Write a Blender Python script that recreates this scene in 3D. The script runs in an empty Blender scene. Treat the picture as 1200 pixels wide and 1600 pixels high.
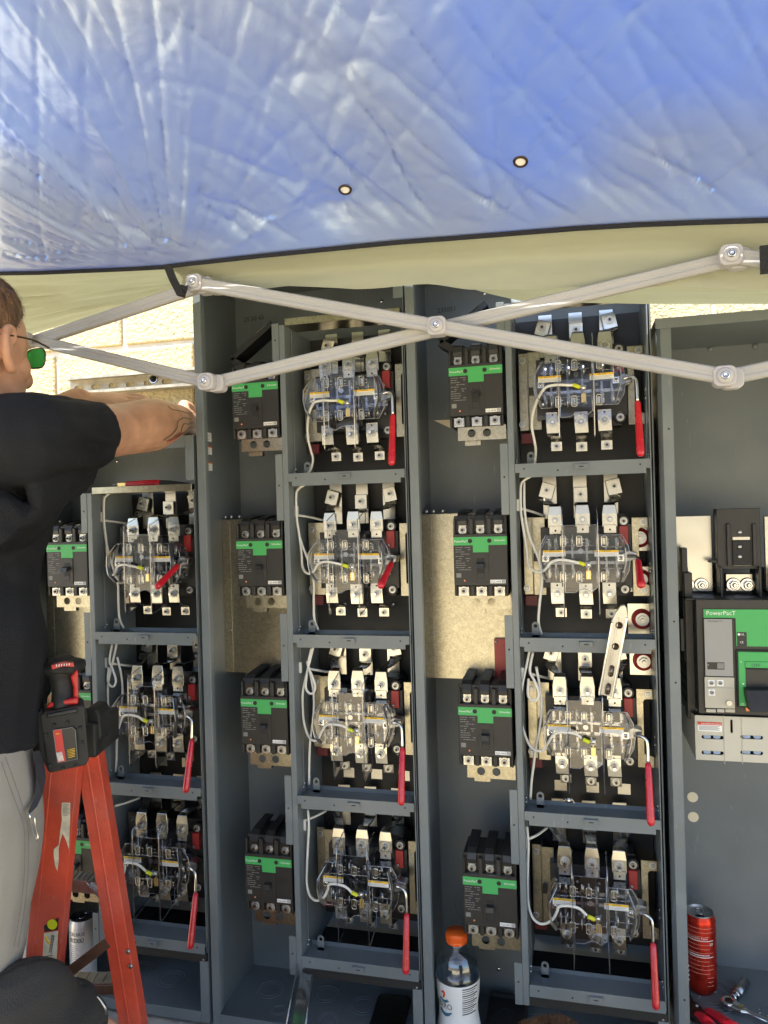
import bpy, bmesh, math, random
from mathutils import Vector, Matrix, noise
random.seed(7)
SC = bpy.context.scene
COL = SC.collection
V = Vector
PI = math.pi

# ------------------------------------------------------------------ camera
CP = V((0.1066, -1.41, -0.0791))
YAW, PITCH, ROLL, FPX = 0.2489, -0.0017, -0.0282, 1180.0
fw = V((-math.sin(YAW) * math.cos(PITCH), math.cos(YAW) * math.cos(PITCH), math.sin(PITCH)))
r0 = V((math.cos(YAW), math.sin(YAW), 0)); u0 = r0.cross(fw)
cR = math.cos(ROLL) * r0 + math.sin(ROLL) * u0
cU = -math.sin(ROLL) * r0 + math.cos(ROLL) * u0
cam = bpy.data.cameras.new('camera'); co = bpy.data.objects.new('camera', cam); COL.objects.link(co)
m = Matrix.Identity(4)
for i in range(3):
    m[i][0], m[i][1], m[i][2], m[i][3] = cR[i], cU[i], -fw[i], CP[i]
co.matrix_world = m
cam.sensor_fit = 'VERTICAL'; cam.sensor_height = 24.0; cam.lens = FPX / 1600 * 24
cam.clip_start = 0.02; cam.clip_end = 500
SC.camera = co

def ray(px, py):
    return fw + cR * ((px - 600) / FPX) - cU * ((py - 800) / FPX)
def at(px, py, Y=0.0):                     # the point of the plane y=Y seen at a photo position
    d = ray(px, py); return CP + d * ((Y - CP.y) / d.y)
def dep(px, py, dd):                       # the point at a forward distance from the lens
    return CP + ray(px, py) * dd

# ------------------------------------------------------------------ light
SUN_EL, SUN_AZ = math.radians(71), math.radians(203)      # azimuth from +Y, clockwise
w = bpy.data.worlds.new('World'); SC.world = w; w.use_nodes = True
nt = w.node_tree; nt.nodes.clear()
sky = nt.nodes.new('ShaderNodeTexSky'); sky.sky_type = 'NISHITA'; sky.sun_disc = False
sky.sun_elevation = SUN_EL; sky.sun_rotation = SUN_AZ
bg = nt.nodes.new('ShaderNodeBackground'); bg.inputs[1].default_value = 0.15
ow = nt.nodes.new('ShaderNodeOutputWorld')
nt.links.new(sky.outputs[0], bg.inputs[0]); nt.links.new(bg.outputs[0], ow.inputs[0])
sl = bpy.data.lights.new('sun', 'SUN'); sl.energy = 5.0; sl.angle = math.radians(0.5); sl.color = (1, .95, .86)
so = bpy.data.objects.new('sun', sl); COL.objects.link(so)
sd = V((math.sin(SUN_AZ) * math.cos(SUN_EL), math.cos(SUN_AZ) * math.cos(SUN_EL), math.sin(SUN_EL)))
so.rotation_euler = sd.to_track_quat('Z', 'Y').to_euler()
SC.view_settings.view_transform = 'Standard'; SC.view_settings.look = 'None'
SC.view_settings.exposure = 1.75; SC.view_settings.gamma = 1.0

# ------------------------------------------------------------------ materials
MATS = {}
def mat(name, col, rough=.5, metal=0, var=0, vscale=6, bump=0, bscale=60, spec=.5, trans=0, coat=0, col2=None, stretch=None):
    m = bpy.data.materials.new(name); m.use_nodes = True; n = m.node_tree; b = n.nodes['Principled BSDF']
    b.inputs['Base Color'].default_value = (*col, 1); b.inputs['Roughness'].default_value = rough
    b.inputs['Metallic'].default_value = metal; b.inputs['Specular IOR Level'].default_value = spec
    b.inputs['Coat Weight'].default_value = coat
    if var or bump:
        tc = n.nodes.new('ShaderNodeTexCoord'); src = tc.outputs['Object']
        if stretch:
            mp = n.nodes.new('ShaderNodeMapping'); mp.inputs['Scale'].default_value = stretch
            n.links.new(src, mp.inputs[0]); src = mp.outputs[0]
    if var:
        t = n.nodes.new('ShaderNodeTexNoise'); t.inputs['Scale'].default_value = vscale; t.inputs['Detail'].default_value = 6
        r = n.nodes.new('ShaderNodeValToRGB')
        lo = tuple(c * (1 - var) for c in col); hi = col2 or tuple(min(1, c * (1 + var)) for c in col)
        r.color_ramp.elements[0].position = .3; r.color_ramp.elements[1].position = .7
        r.color_ramp.elements[0].color = (*lo, 1); r.color_ramp.elements[1].color = (*hi, 1)
        n.links.new(src, t.inputs['Vector']); n.links.new(t.outputs[0], r.inputs[0]); n.links.new(r.outputs[0], b.inputs['Base Color'])
        mr = n.nodes.new('ShaderNodeMapRange'); mr.inputs['To Min'].default_value = rough * .8; mr.inputs['To Max'].default_value = min(1, rough * 1.25)
        n.links.new(t.outputs[0], mr.inputs[0]); n.links.new(mr.outputs[0], b.inputs['Roughness'])
    if bump:
        t2 = n.nodes.new('ShaderNodeTexNoise'); t2.inputs['Scale'].default_value = bscale; t2.inputs['Detail'].default_value = 4
        bp = n.nodes.new('ShaderNodeBump'); bp.inputs['Strength'].default_value = bump; bp.inputs['Distance'].default_value = .01
        n.links.new(src, t2.inputs['Vector']); n.links.new(t2.outputs[0], bp.inputs['Height']); n.links.new(bp.outputs[0], b.inputs['Normal'])
    MATS[name] = m; return m

mat('paint', (.142, .165, .178), .38, var=.07, vscale=9, bump=.02, bscale=300)
def wear(name, amt):
    n = MATS[name].node_tree; b_ = n.nodes['Principled BSDF']; src = b_.inputs['Base Color'].links[0].from_socket
    tc = n.nodes.new('ShaderNodeTexCoord'); mp = n.nodes.new('ShaderNodeMapping'); mp.inputs['Scale'].default_value = (60, 60, 9); mp.inputs['Rotation'].default_value = (.5, .4, .3)
    t1 = n.nodes.new('ShaderNodeTexNoise'); t1.inputs['Scale'].default_value = 4; t1.inputs['Detail'].default_value = 5
    r1 = n.nodes.new('ShaderNodeMapRange'); r1.inputs['From Min'].default_value = .66; r1.inputs['From Max'].default_value = .74; r1.inputs['To Max'].default_value = amt
    t2 = n.nodes.new('ShaderNodeTexNoise'); t2.inputs['Scale'].default_value = 5; t2.inputs['Detail'].default_value = 9
    r2 = n.nodes.new('ShaderNodeMapRange'); r2.inputs['From Min'].default_value = .48; r2.inputs['From Max'].default_value = .72; r2.inputs['To Max'].default_value = amt * .5
    mx = n.nodes.new('ShaderNodeMath'); mx.operation = 'MAXIMUM'; mc = n.nodes.new('ShaderNodeMixRGB'); mc.inputs[2].default_value = (.42, .41, .37, 1)
    L_ = n.links.new
    L_(tc.outputs['Object'], mp.inputs[0]); L_(mp.outputs[0], t1.inputs['Vector']); L_(t1.outputs[0], r1.inputs[0]); L_(tc.outputs['Object'], t2.inputs['Vector']); L_(t2.outputs[0], r2.inputs[0])
    L_(r1.outputs[0], mx.inputs[0]); L_(r2.outputs[0], mx.inputs[1]); L_(mx.outputs[0], mc.inputs[0]); L_(src, mc.inputs[1]); L_(mc.outputs[0], b_.inputs['Base Color'])
wear('paint', .30)
mat('paint_dark', (.085, .10, .105), .42, var=.10, vscale=7)
mat('black_plastic', (.016, .016, .017), .42, var=.25, vscale=40, bump=.05, bscale=500)
mat('black_board', (.010, .010, .011), .5, var=.3, vscale=12)
mat('shell', (.018, .0172, .0165), .48, var=.15, vscale=30, bump=.08, bscale=700)
mat('gasket', (.012, .012, .012), .7)
mat('green', (.05, .36, .095), .5)
mat('green_dark', (.012, .10, .06), .5)
mat('white_print', (.75, .75, .72), .6)
mat('grey_print', (.20, .20, .195), .6)
mat('orange_dot', (.8, .25, .08), .5)
mat('label_white', (.80, .80, .78), .55)
mat('label_yellow', (.85, .52, .02), .5)
mat('label_red', (.55, .06, .03), .5)
mat('label_orange', (.50, .13, .04), .5)
mat('label_black', (.02, .02, .02), .5)
mat('red_vinyl', (.52, .008, .022), .28, coat=.3, var=.12, vscale=25)
mat('red_plastic', (.35, .022, .02), .4)
mat('dark_red', (.13, .012, .018), .45)
mat('strut', (.42, .38, .30), .5, .6, var=.25, vscale=50)
mat('cream_light', (.85, .76, .55), .6)  # pale cream that stands in for bright spots of light
mat('steel', (.36, .37, .38), .30, 1, var=.15, vscale=60)
mat('washer', (.52, .52, .50), .35, 1)
mat('chrome', (.66, .66, .67), .15, 1)
mat('zinc_yellow', (.62, .55, .38), .3, 1, var=.15, vscale=60)
mat('wire', (.72, .71, .66), .45, var=.06, vscale=30)
mat('sleeve', (.62, .66, .02), .4)
mat('brass', (.75, .55, .22), .3, 1)
mat('bar_paint', (.37, .365, .36), .5, var=.06, vscale=8)
mat('bracket_plastic', (.42, .41, .42), .45, var=.06, vscale=30)
mat('strap_black', (.012, .012, .013), .8, bump=.3, bscale=400)
mat('hem', (.010, .010, .014), .85, bump=.3, bscale=300)
mat('skin', (.50, .27, .175), .48, var=.20, vscale=26, bump=.22, bscale=420)
MATS['skin'].node_tree.nodes['Principled BSDF'].inputs['Subsurface Weight'].default_value = .12
MATS['skin'].node_tree.nodes['Principled BSDF'].inputs['Subsurface Radius'].default_value = (.012, .004, .002)
mat('shirt', (.011, .012, .016), .75, var=.35, vscale=10, bump=.35, bscale=500, spec=.25)
mat('hair', (.16, .085, .04), .5, var=.5, vscale=60, bump=.9, bscale=160, stretch=(1, 1, .25))
mat('hair_brown', (.10, .045, .02), .55, var=.5, vscale=90, bump=.8, bscale=220, stretch=(1, .2, 1))
mat('trousers', (.29, .27, .245), .85, var=.1, vscale=7, bump=.15, bscale=600, spec=.2)
mat('seam_thread', (.15, .14, .13), .8)
mat('pocket', (.035, .035, .045), .85)
mat('glass_rim', (.16, .12, .10), .35, 1)
mat('lens_green', (.10, .75, .18), .15, .4)
mat('orange_rail', (.56, .070, .035), .42, var=.22, vscale=14, bump=.1, bscale=120)
wear('orange_rail', .35); wear('bar_paint', .35)
mat('aluminium', (.52, .51, .49), .36, 1, var=.2, vscale=40)
mat('rust', (.10, .042, .022), .7, .3, var=.4, vscale=30)
mat('cap_cloth', (.030, .027, .024), .9, var=.45, vscale=7, bump=.3, bscale=400)
mat('milred', (.45, .018, .02), .4, var=.1, vscale=20)
mat('rubber', (.014, .014, .014), .65, var=.3, vscale=30)
mat('tan_grip', (.22, .15, .10), .6)
mat('beige_plastic', (.50, .475, .40), .5, var=.05, vscale=10)
mat('unit_grey', (.27, .27, .27), .45)
mat('unit_beige', (.42, .40, .34), .45)
mat('can_red', (.55, .035, .018), .27, .75, var=.22, vscale=30)
mat('can_white', (.78, .78, .78), .3, .3)
mat('can_print', (.80, .45, .36), .4)
mat('bottle_cap', (.85, .13, .012), .4)
mat('screen', (.004, .004, .004), .15)
mat('jaw_dark', (.05, .03, .02), .4, .6)
mat('concrete', (.36, .33, .28), .9, var=.25, vscale=10, bump=.5, bscale=60)
mat('wood', (.34, .20, .10), .7, var=.3, vscale=30)

def zinc(name, col, sc, metal=1, rough=.36, lo=.80, bmp=.12):
    m = bpy.data.materials.new(name); m.use_nodes = True; n = m.node_tree; b = n.nodes['Principled BSDF']
    tc = n.nodes.new('ShaderNodeTexCoord')
    nz = n.nodes.new('ShaderNodeTexNoise'); nz.inputs['Scale'].default_value = sc * .8
    ad = n.nodes.new('ShaderNodeMixRGB'); ad.inputs[0].default_value = .02
    n.links.new(tc.outputs['Object'], nz.inputs['Vector']); n.links.new(tc.outputs['Object'], ad.inputs[1]); n.links.new(nz.outputs[1], ad.inputs[2])
    v = n.nodes.new('ShaderNodeTexVoronoi'); v.inputs['Scale'].default_value = sc
    n.links.new(ad.outputs[0], v.inputs['Vector'])
    sep = n.nodes.new('ShaderNodeSeparateColor'); n.links.new(v.outputs['Color'], sep.inputs[0])
    r = n.nodes.new('ShaderNodeValToRGB')
    r.color_ramp.elements[0].color = (*[c * lo for c in col], 1); r.color_ramp.elements[1].color = (*[min(1, c * 1.06) for c in col], 1)
    n.links.new(sep.outputs[0], r.inputs[0]); n.links.new(r.outputs[0], b.inputs['Base Color'])
    mr = n.nodes.new('ShaderNodeMapRange'); mr.inputs['To Min'].default_value = rough * .92; mr.inputs['To Max'].default_value = rough * 1.12
    n.links.new(sep.outputs[1], mr.inputs[0]); n.links.new(mr.outputs[0], b.inputs['Roughness'])
    bp = n.nodes.new('ShaderNodeBump'); bp.inputs['Strength'].default_value = bmp; bp.inputs['Distance'].default_value = .002
    n.links.new(sep.outputs[2], bp.inputs['Height']); n.links.new(bp.outputs[0], b.inputs['Normal'])
    b.inputs['Metallic'].default_value = metal; MATS[name] = m
zinc('zinc', (.41, .38, .295), 260, rough=.30, lo=.72, bmp=.0)
mat('tinned', (.53, .515, .47), .22, 1, var=.05, vscale=25)

def clear(name, tint, amt, rough=.08):
    m = bpy.data.materials.new(name); m.use_nodes = True; n = m.node_tree; n.nodes.clear()
    o = n.nodes.new('ShaderNodeOutputMaterial'); t = n.nodes.new('ShaderNodeBsdfTransparent'); t.inputs[0].default_value = (*tint, 1)
    g = n.nodes.new('ShaderNodeBsdfGlossy'); g.inputs['Roughness'].default_value = rough; g.inputs[0].default_value = (.9, .9, .92, 1)
    lw = n.nodes.new('ShaderNodeFresnel'); lw.inputs[0].default_value = 1.5
    ma = n.nodes.new('ShaderNodeMath'); ma.operation = 'ADD'; ma.inputs[1].default_value = amt; ma.use_clamp = True; mi = n.nodes.new('ShaderNodeMath'); mi.operation = 'MINIMUM'; mi.inputs[1].default_value = .22 + amt
    mx = n.nodes.new('ShaderNodeMixShader')
    n.links.new(lw.outputs[0], ma.inputs[0]); n.links.new(ma.outputs[0], mi.inputs[0]); n.links.new(mi.outputs[0], mx.inputs[0])
    n.links.new(t.outputs[0], mx.inputs[1]); n.links.new(g.outputs[0], mx.inputs[2]); n.links.new(mx.outputs[0], o.inputs[0]); MATS[name] = m
clear('clear_cover', (.93, .94, .96), .035)
clear('clear_edge', (.66, .68, .74), .24)
clear('bottle_clear', (.93, .95, .96), .10, .06)
clear('drink', (.80, .88, .92), .12, .15)
clear('clear_strip', (.70, .74, .78), .40, .12)

def fabric(name, col, tcol, tr, sheen, rough, uneven=0):
    m = bpy.data.materials.new(name); m.use_nodes = True; n = m.node_tree; n.nodes.clear()
    o = n.nodes.new('ShaderNodeOutputMaterial'); b = n.nodes.new('ShaderNodeBsdfPrincipled')
    b.inputs['Base Color'].default_value = (*col, 1); b.inputs['Roughness'].default_value = rough; b.inputs['Metallic'].default_value = sheen
    t = n.nodes.new('ShaderNodeBsdfTranslucent'); t.inputs[0].default_value = (*tcol, 1)
    mx = n.nodes.new('ShaderNodeMixShader'); mx.inputs[0].default_value = tr
    tc = n.nodes.new('ShaderNodeTexCoord'); wv = n.nodes.new('ShaderNodeTexNoise'); wv.inputs['Scale'].default_value = 9; wv.inputs['Detail'].default_value = 8
    wv.inputs['Distortion'].default_value = .6
    bp = n.nodes.new('ShaderNodeBump'); bp.inputs['Strength'].default_value = .35; bp.inputs['Distance'].default_value = .012
    n.links.new(tc.outputs['Object'], wv.inputs['Vector']); n.links.new(wv.outputs[0], bp.inputs['Height'])
    w2 = n.nodes.new('ShaderNodeTexNoise'); w2.inputs['Scale'].default_value = 900; n.links.new(tc.outputs['Object'], w2.inputs['Vector'])
    bp2 = n.nodes.new('ShaderNodeBump'); bp2.inputs['Strength'].default_value = .12; bp2.inputs['Distance'].default_value = .001
    n.links.new(w2.outputs[0], bp2.inputs['Height']); n.links.new(bp.outputs[0], bp2.inputs['Normal'])
    n.links.new(bp2.outputs[0], b.inputs['Normal']); n.links.new(bp.outputs[0], t.inputs['Normal'])
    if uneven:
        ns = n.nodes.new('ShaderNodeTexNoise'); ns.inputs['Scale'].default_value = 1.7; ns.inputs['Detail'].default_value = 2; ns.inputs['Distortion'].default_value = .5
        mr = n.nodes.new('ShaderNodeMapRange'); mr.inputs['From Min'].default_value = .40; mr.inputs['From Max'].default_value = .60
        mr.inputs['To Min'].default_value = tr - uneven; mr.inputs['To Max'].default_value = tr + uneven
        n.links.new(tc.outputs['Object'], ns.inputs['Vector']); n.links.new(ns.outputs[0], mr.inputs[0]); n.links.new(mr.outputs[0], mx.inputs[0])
        # sunlit and shaded roof patches imitated by noise in colour and translucency
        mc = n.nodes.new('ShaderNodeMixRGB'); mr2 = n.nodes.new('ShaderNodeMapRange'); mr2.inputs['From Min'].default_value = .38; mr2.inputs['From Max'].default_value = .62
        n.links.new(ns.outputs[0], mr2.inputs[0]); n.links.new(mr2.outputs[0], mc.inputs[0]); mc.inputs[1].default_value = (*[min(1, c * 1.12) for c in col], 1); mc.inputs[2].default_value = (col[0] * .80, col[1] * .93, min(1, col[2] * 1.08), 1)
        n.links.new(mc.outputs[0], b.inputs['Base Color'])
    n.links.new(b.outputs[0], mx.inputs[1]); n.links.new(t.outputs[0], mx.inputs[2]); n.links.new(mx.outputs[0], o.inputs[0]); MATS[name] = m
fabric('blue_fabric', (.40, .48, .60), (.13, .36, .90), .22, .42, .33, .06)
fabric('tan_fabric', (.38, .39, .30), (.42, .43, .28), .20, 0, .8)

# ------------------------------------------------------------------ mesh builder
_txt = {}
def text_geo(s, bold=False):
    if s not in _txt:
        c = bpy.data.curves.new('t', 'FONT'); c.body = s; c.size = 1; c.resolution_u = 2; c.align_x = 'LEFT'
        o = bpy.data.objects.new('t', c); COL.objects.link(o)
        dg = bpy.context.evaluated_depsgraph_get(); me = bpy.data.meshes.new_from_object(o.evaluated_get(dg))
        _txt[s] = ([v.co.copy() for v in me.vertices], [tuple(p.vertices) for p in me.polygons])
        bpy.data.objects.remove(o); bpy.data.curves.remove(c); bpy.data.meshes.remove(me)
    return _txt[s]

def catmull(pts, n=6):
    pts = [V(p) for p in pts]; P = [pts[0] * 2 - pts[1]] + pts + [pts[-1] * 2 - pts[-2]]; out = []
    for i in range(1, len(P) - 2):
        for k in range(n):
            t = k / n; a, b, c, d = P[i - 1], P[i], P[i + 1], P[i + 2]
            out.append(.5 * ((2 * b) + (c - a) * t + (2 * a - 5 * b + 4 * c - d) * t * t + (3 * b - a - 3 * c + d) * t ** 3))
    out.append(pts[-1]); return out

class MB:
    def __init__(s): s.v = []; s.f = []; s.mi = []; s.sm = []; s.mats = []
    def m(s, name):
        if name not in s.mats: s.mats.append(name)
        return s.mats.index(name)
    def add(s, vs, fs, mt, smooth=False):
        o = len(s.v); s.v += [V(p) for p in vs]; k = s.m(mt)
        for f in fs: s.f.append([o + i for i in f]); s.mi.append(k); s.sm.append(smooth)
        return s
    def box(s, x0, x1, y0, y1, z0, z1, mt):
        return s.add([(x, y, z) for z in (z0, z1) for y in (y0, y1) for x in (x0, x1)],
                     [(0, 2, 3, 1), (4, 5, 7, 6), (0, 1, 5, 4), (2, 6, 7, 3), (0, 4, 6, 2), (1, 3, 7, 5)], mt)
    def obox(s, c, ax, ay, az, mt):                                  # centre and three half axes
        c, ax, ay, az = V(c), V(ax), V(ay), V(az)
        return s.add([c + ax * i + ay * j + az * k for k in (-1, 1) for j in (-1, 1) for i in (-1, 1)],
                     [(0, 2, 3, 1), (4, 5, 7, 6), (0, 1, 5, 4), (2, 6, 7, 3), (0, 4, 6, 2), (1, 3, 7, 5)], mt)
    def bar(s, a, b, up, w, t, mt):                                  # rectangular bar a->b; w along up, t across
        a, b = V(a), V(b); d = (b - a); n = d.cross(V(up)).normalized(); u = n.cross(d).normalized()
        return s.obox((a + b) / 2, d / 2, n * t / 2, u * w / 2, mt)
    def prism(s, pts, y0, y1, mt, holes=()):                         # outline in xz, thickness in y
        bm = bmesh.new(); es = []
        for loop in [pts] + list(holes):
            vs = [bm.verts.new((p[0], y0, p[1])) for p in loop]
            es += [bm.edges.new((vs[i], vs[(i + 1) % len(vs)])) for i in range(len(vs))]
        if holes:
            bmesh.ops.triangle_fill(bm, use_beauty=True, use_dissolve=False, edges=es)
        else:
            bm.faces.new(bm.verts)
        g = bmesh.ops.extrude_face_region(bm, geom=bm.faces[:])
        for e in g['geom']:
            if isinstance(e, bmesh.types.BMVert): e.co.y = y1
        bm.verts.index_update()
        s.add([v.co.copy() for v in bm.verts], [[v.index for v in f.verts] for f in bm.faces], mt); bm.free(); return s
    def cyl(s, a, b, r0, r1=None, n=16, mt='steel', caps=True, smooth=True):
        a, b = V(a), V(b); r1 = r0 if r1 is None else r1; d = (b - a).normalized(); x = d.orthogonal().normalized(); y = d.cross(x)
        vs = []
        for c, r in ((a, r0), (b, r1)):
            vs += [c + (x * math.cos(2 * PI * i / n) + y * math.sin(2 * PI * i / n)) * r for i in range(n)]
        s.add(vs, [(i, (i + 1) % n, n + (i + 1) % n, n + i) for i in range(n)], mt, smooth)
        if caps: s.add(vs, [tuple(range(n))[::-1], tuple(range(n, 2 * n))], mt)
        return s
    def tube(s, pts, r, mt, n=8, sub=5, taper=None, cap=True):
        P = catmull(pts, sub) if sub > 1 and len(pts) > 2 else [V(p) for p in pts]
        N = len(P); vs = []; prev = None
        for i, p in enumerate(P):
            d = (P[min(i + 1, N - 1)] - P[max(i - 1, 0)]).normalized()
            x = (d.orthogonal() if prev is None else prev - d * prev.dot(d)).normalized(); prev = x; y = d.cross(x)
            rr = r[0] + (r[1] - r[0]) * i / (N - 1) if isinstance(r, tuple) else r
            vs += [p + (x * math.cos(2 * PI * k / n) + y * math.sin(2 * PI * k / n)) * rr for k in range(n)]
        fs = [(i * n + k, i * n + (k + 1) % n, (i + 1) * n + (k + 1) % n, (i + 1) * n + k) for i in range(N - 1) for k in range(n)]
        s.add(vs, fs, mt, True)
        if cap: s.add(vs, [tuple(range(n))[::-1], tuple(range((N - 1) * n, N * n))], mt)
        return s
    def lathe(s, c, prof, mt, n=32, axis=(0, 0, 1), sc=(1, 1)):
        c = V(c); d = V(axis).normalized(); x = d.orthogonal().normalized(); y = d.cross(x); vs = []
        for r, h in prof:
            vs += [c + d * h + (x * math.cos(2 * PI * k / n) * sc[0] + y * math.sin(2 * PI * k / n) * sc[1]) * r for k in range(n)]
        return s.add(vs, [(i * n + k, i * n + (k + 1) % n, (i + 1) * n + (k + 1) % n, (i + 1) * n + k) for i in range(len(prof) - 1) for k in range(n)], mt, True)
    def nut(s, p, r=.006, h=.006, mt='steel', ax=(0, -1, 0), stud=True, washer=True):
        p = V(p); ax = V(ax).normalized()
        if washer: s.cyl(p, p + ax * h * .25, r * 1.45, n=18, mt='washer' if mt == 'steel' else mt)
        s.cyl(p + ax * h * .25, p + ax * h, r, r * .96, n=6, mt=mt, smooth=False)
        if stud: s.cyl(p + ax * h, p + ax * h * 1.6, r * .5, r * .42, n=10, mt='jaw_dark' if mt == 'steel' else mt)  # stud tip coloured dark in place of the bolt's shadow
        return s
    def screw(s, p, r=.004, mt='steel', ax=(0, -1, 0)):
        p = V(p); ax = V(ax).normalized(); s.lathe(p, [(r, 0), (r * .95, r * .25), (r * .6, r * .5), (0.0001, r * .55)], mt, 12, ax); return s
    def strap(s, path, w, t, mt, ws=None):                           # flat strap: path of 3-D points, width vector w
        P = [V(p) for p in path]; w = V(w); vs = []
        for i, p in enumerate(P):
            a = (P[i] - P[i - 1]).normalized() if i else (P[1] - P[0]).normalized()
            b = (P[i + 1] - P[i]).normalized() if i < len(P) - 1 else a
            d = (a + b).normalized(); k = ws[i] if ws else 1; nn = d.cross(w).normalized() * t / 2
            vs += [p - w * k / 2 - nn, p + w * k / 2 - nn, p + w * k / 2 + nn, p - w * k / 2 + nn]
        fs = [(i * 4 + k, i * 4 + (k + 1) % 4, (i + 1) * 4 + (k + 1) % 4, (i + 1) * 4 + k) for i in range(len(P) - 1) for k in range(4)]
        fs += [(3, 2, 1, 0), tuple(len(P) * 4 - 4 + k for k in range(4))]
        return s.add(vs, fs, mt)
    def text(s, t, o, size, mt, X=(1, 0, 0), U=(0, 0, 1), centre=False):
        vs, fs = text_geo(t); X, U, o = V(X), V(U), V(o)
        dx = -max(v.x for v in vs) / 2 if centre else 0
        return s.add([o + X * (v.x + dx) * size + U * v.y * size for v in vs], fs, mt)
    def ring(s, pts, r, mt, n=6): return s.tube(list(pts) + [pts[0]], r, mt, n, 1, cap=False)
    def build(s, name, parent=None, bevel=0, loc=(0, 0, 0), seg=1, norm=True, smooth_all=False):
        me = bpy.data.meshes.new(name); me.from_pydata([tuple(v - V(loc)) for v in s.v], [], s.f); 
        for n in s.mats: me.materials.append(MATS[n])
        me.polygons.foreach_set('material_index', s.mi); me.polygons.foreach_set('use_smooth', [True] * len(s.f) if smooth_all else s.sm)
        if norm:
            bm = bmesh.new(); bm.from_mesh(me); bmesh.ops.remove_doubles(bm, verts=bm.verts, dist=1e-6)
            bmesh.ops.recalc_face_normals(bm, faces=bm.faces); bm.to_mesh(me); bm.free()
        me.update(); o = bpy.data.objects.new(name, me); COL.objects.link(o); o.location = loc
        if parent: o.parent = parent
        if bevel:
            b = o.modifiers.new('bevel', 'BEVEL'); b.width = bevel; b.segments = seg; b.limit_method = 'ANGLE'; b.angle_limit = math.radians(50)
        return o

def tag(o, label=None, cat=None, group=None, kind=None):
    if label: o['label'] = label
    if cat: o['category'] = cat
    if group: o['group'] = group
    if kind: o['kind'] = kind
    return o
def thing(name, label, cat, loc=(0, 0, 0), group=None):
    o = bpy.data.objects.new(name, None); o.empty_display_size = .05; COL.objects.link(o); o.location = loc
    return tag(o, label, cat, group)
def copy_tree(o, parent=None):
    kids = [c for c in SC.objects if c.parent == o]
    c = o.copy(); COL.objects.link(c)
    if parent: c.parent = parent
    for k in kids: copy_tree(k, c)
    return c
def rrect(cx, cz, w, h, r, n=4):
    out = []
    for sx, sz, a0 in ((1, 1, 0), (-1, 1, 90), (-1, -1, 180), (1, -1, 270)):
        for i in range(n + 1):
            a = math.radians(a0 + 90 * i / n); out.append((cx + sx * (w / 2 - r) + r * math.cos(a), cz + sz * (h / 2 - r) + r * math.sin(a)))
    return out
def circ(cx, cz, r, n=20, rz=None): return [(cx + r * math.cos(2 * PI * i / n), cz + (rz or r) * math.sin(2 * PI * i / n)) for i in range(n)]

P = .32
ZF = -1.12          # cabinet floor
GR = -1.45          # ground
# ------------------------------------------------------------------ setting: ground, pad, block wall
mat('ground_dirt', (.56, .46, .28), .95, var=.2, vscale=.8, bump=.5, bscale=30)
g = MB().add([(-60, -60, GR), (60, -60, GR), (60, 60, GR), (-60, 60, GR)], [(0, 1, 2, 3)], 'ground_dirt').build('ground'); tag(g, kind='structure')
p = MB().box(-2.4, 1.6, -.06, .3, GR - .05, ZF - .012, 'concrete').build('concrete_pad', bevel=.008); tag(p, kind='structure')

def block_material():
    m = bpy.data.materials.new('split_block'); m.use_nodes = True; n = m.node_tree; b = n.nodes['Principled BSDF']
    b.inputs['Roughness'].default_value = .95; b.inputs['Specular IOR Level'].default_value = .1
    tc = n.nodes.new('ShaderNodeTexCoord'); t = n.nodes.new('ShaderNodeTexNoise'); t.inputs['Scale'].default_value = 190; t.inputs['Detail'].default_value = 8
    r = n.nodes.new('ShaderNodeValToRGB'); r.color_ramp.elements[0].position = .36; r.color_ramp.elements[1].position = .52
    r.color_ramp.elements[0].color = (.46, .37, .21, 1); r.color_ramp.elements[1].color = (.62, .50, .28, 1)
    t2 = n.nodes.new('ShaderNodeTexNoise'); t2.inputs['Scale'].default_value = 110; t2.inputs['Detail'].default_value = 6
    bp = n.nodes.new('ShaderNodeBump'); bp.inputs['Strength'].default_value = .8; bp.inputs['Distance'].default_value = .010
    n.links.new(tc.outputs['Object'], t.inputs['Vector']); n.links.new(tc.outputs['Object'], t2.inputs['Vector'])
    n.links.new(t.outputs[0], r.inputs[0]); n.links.new(r.outputs[0], b.inputs['Base Color'])
    n.links.new(t2.outputs[0], bp.inputs['Height']); n.links.new(bp.outputs[0], b.inputs['Normal']); MATS['block'] = m
block_material(); mat('mortar', (.66, .60, .48), .9, var=.1, vscale=40)
WY = .30
wl = MB(); wl.box(-3.2, 2.4, WY + .006, WY + .2, GR, 2.2, 'mortar')
zj = .357
for k in range(-10, 10):
    z0 = zj + k * .203
    if z0 < GR or z0 > 2.0: continue
    x0 = at(192, 500, WY).x + (.2 if k % 2 else 0) + (-8 * .4)
    for i in range(16):
        a = x0 + i * .4
        if a < -3.2 or a + .4 > 2.4: continue
        wl.box(a + .006, a + .394, WY - .004, WY + .05, z0 + .006, z0 + .197, 'block')
tag(wl.build('block_wall', bevel=.003), 'sunlit tan split-face concrete block wall behind the grey cabinets', 'wall')

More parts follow.
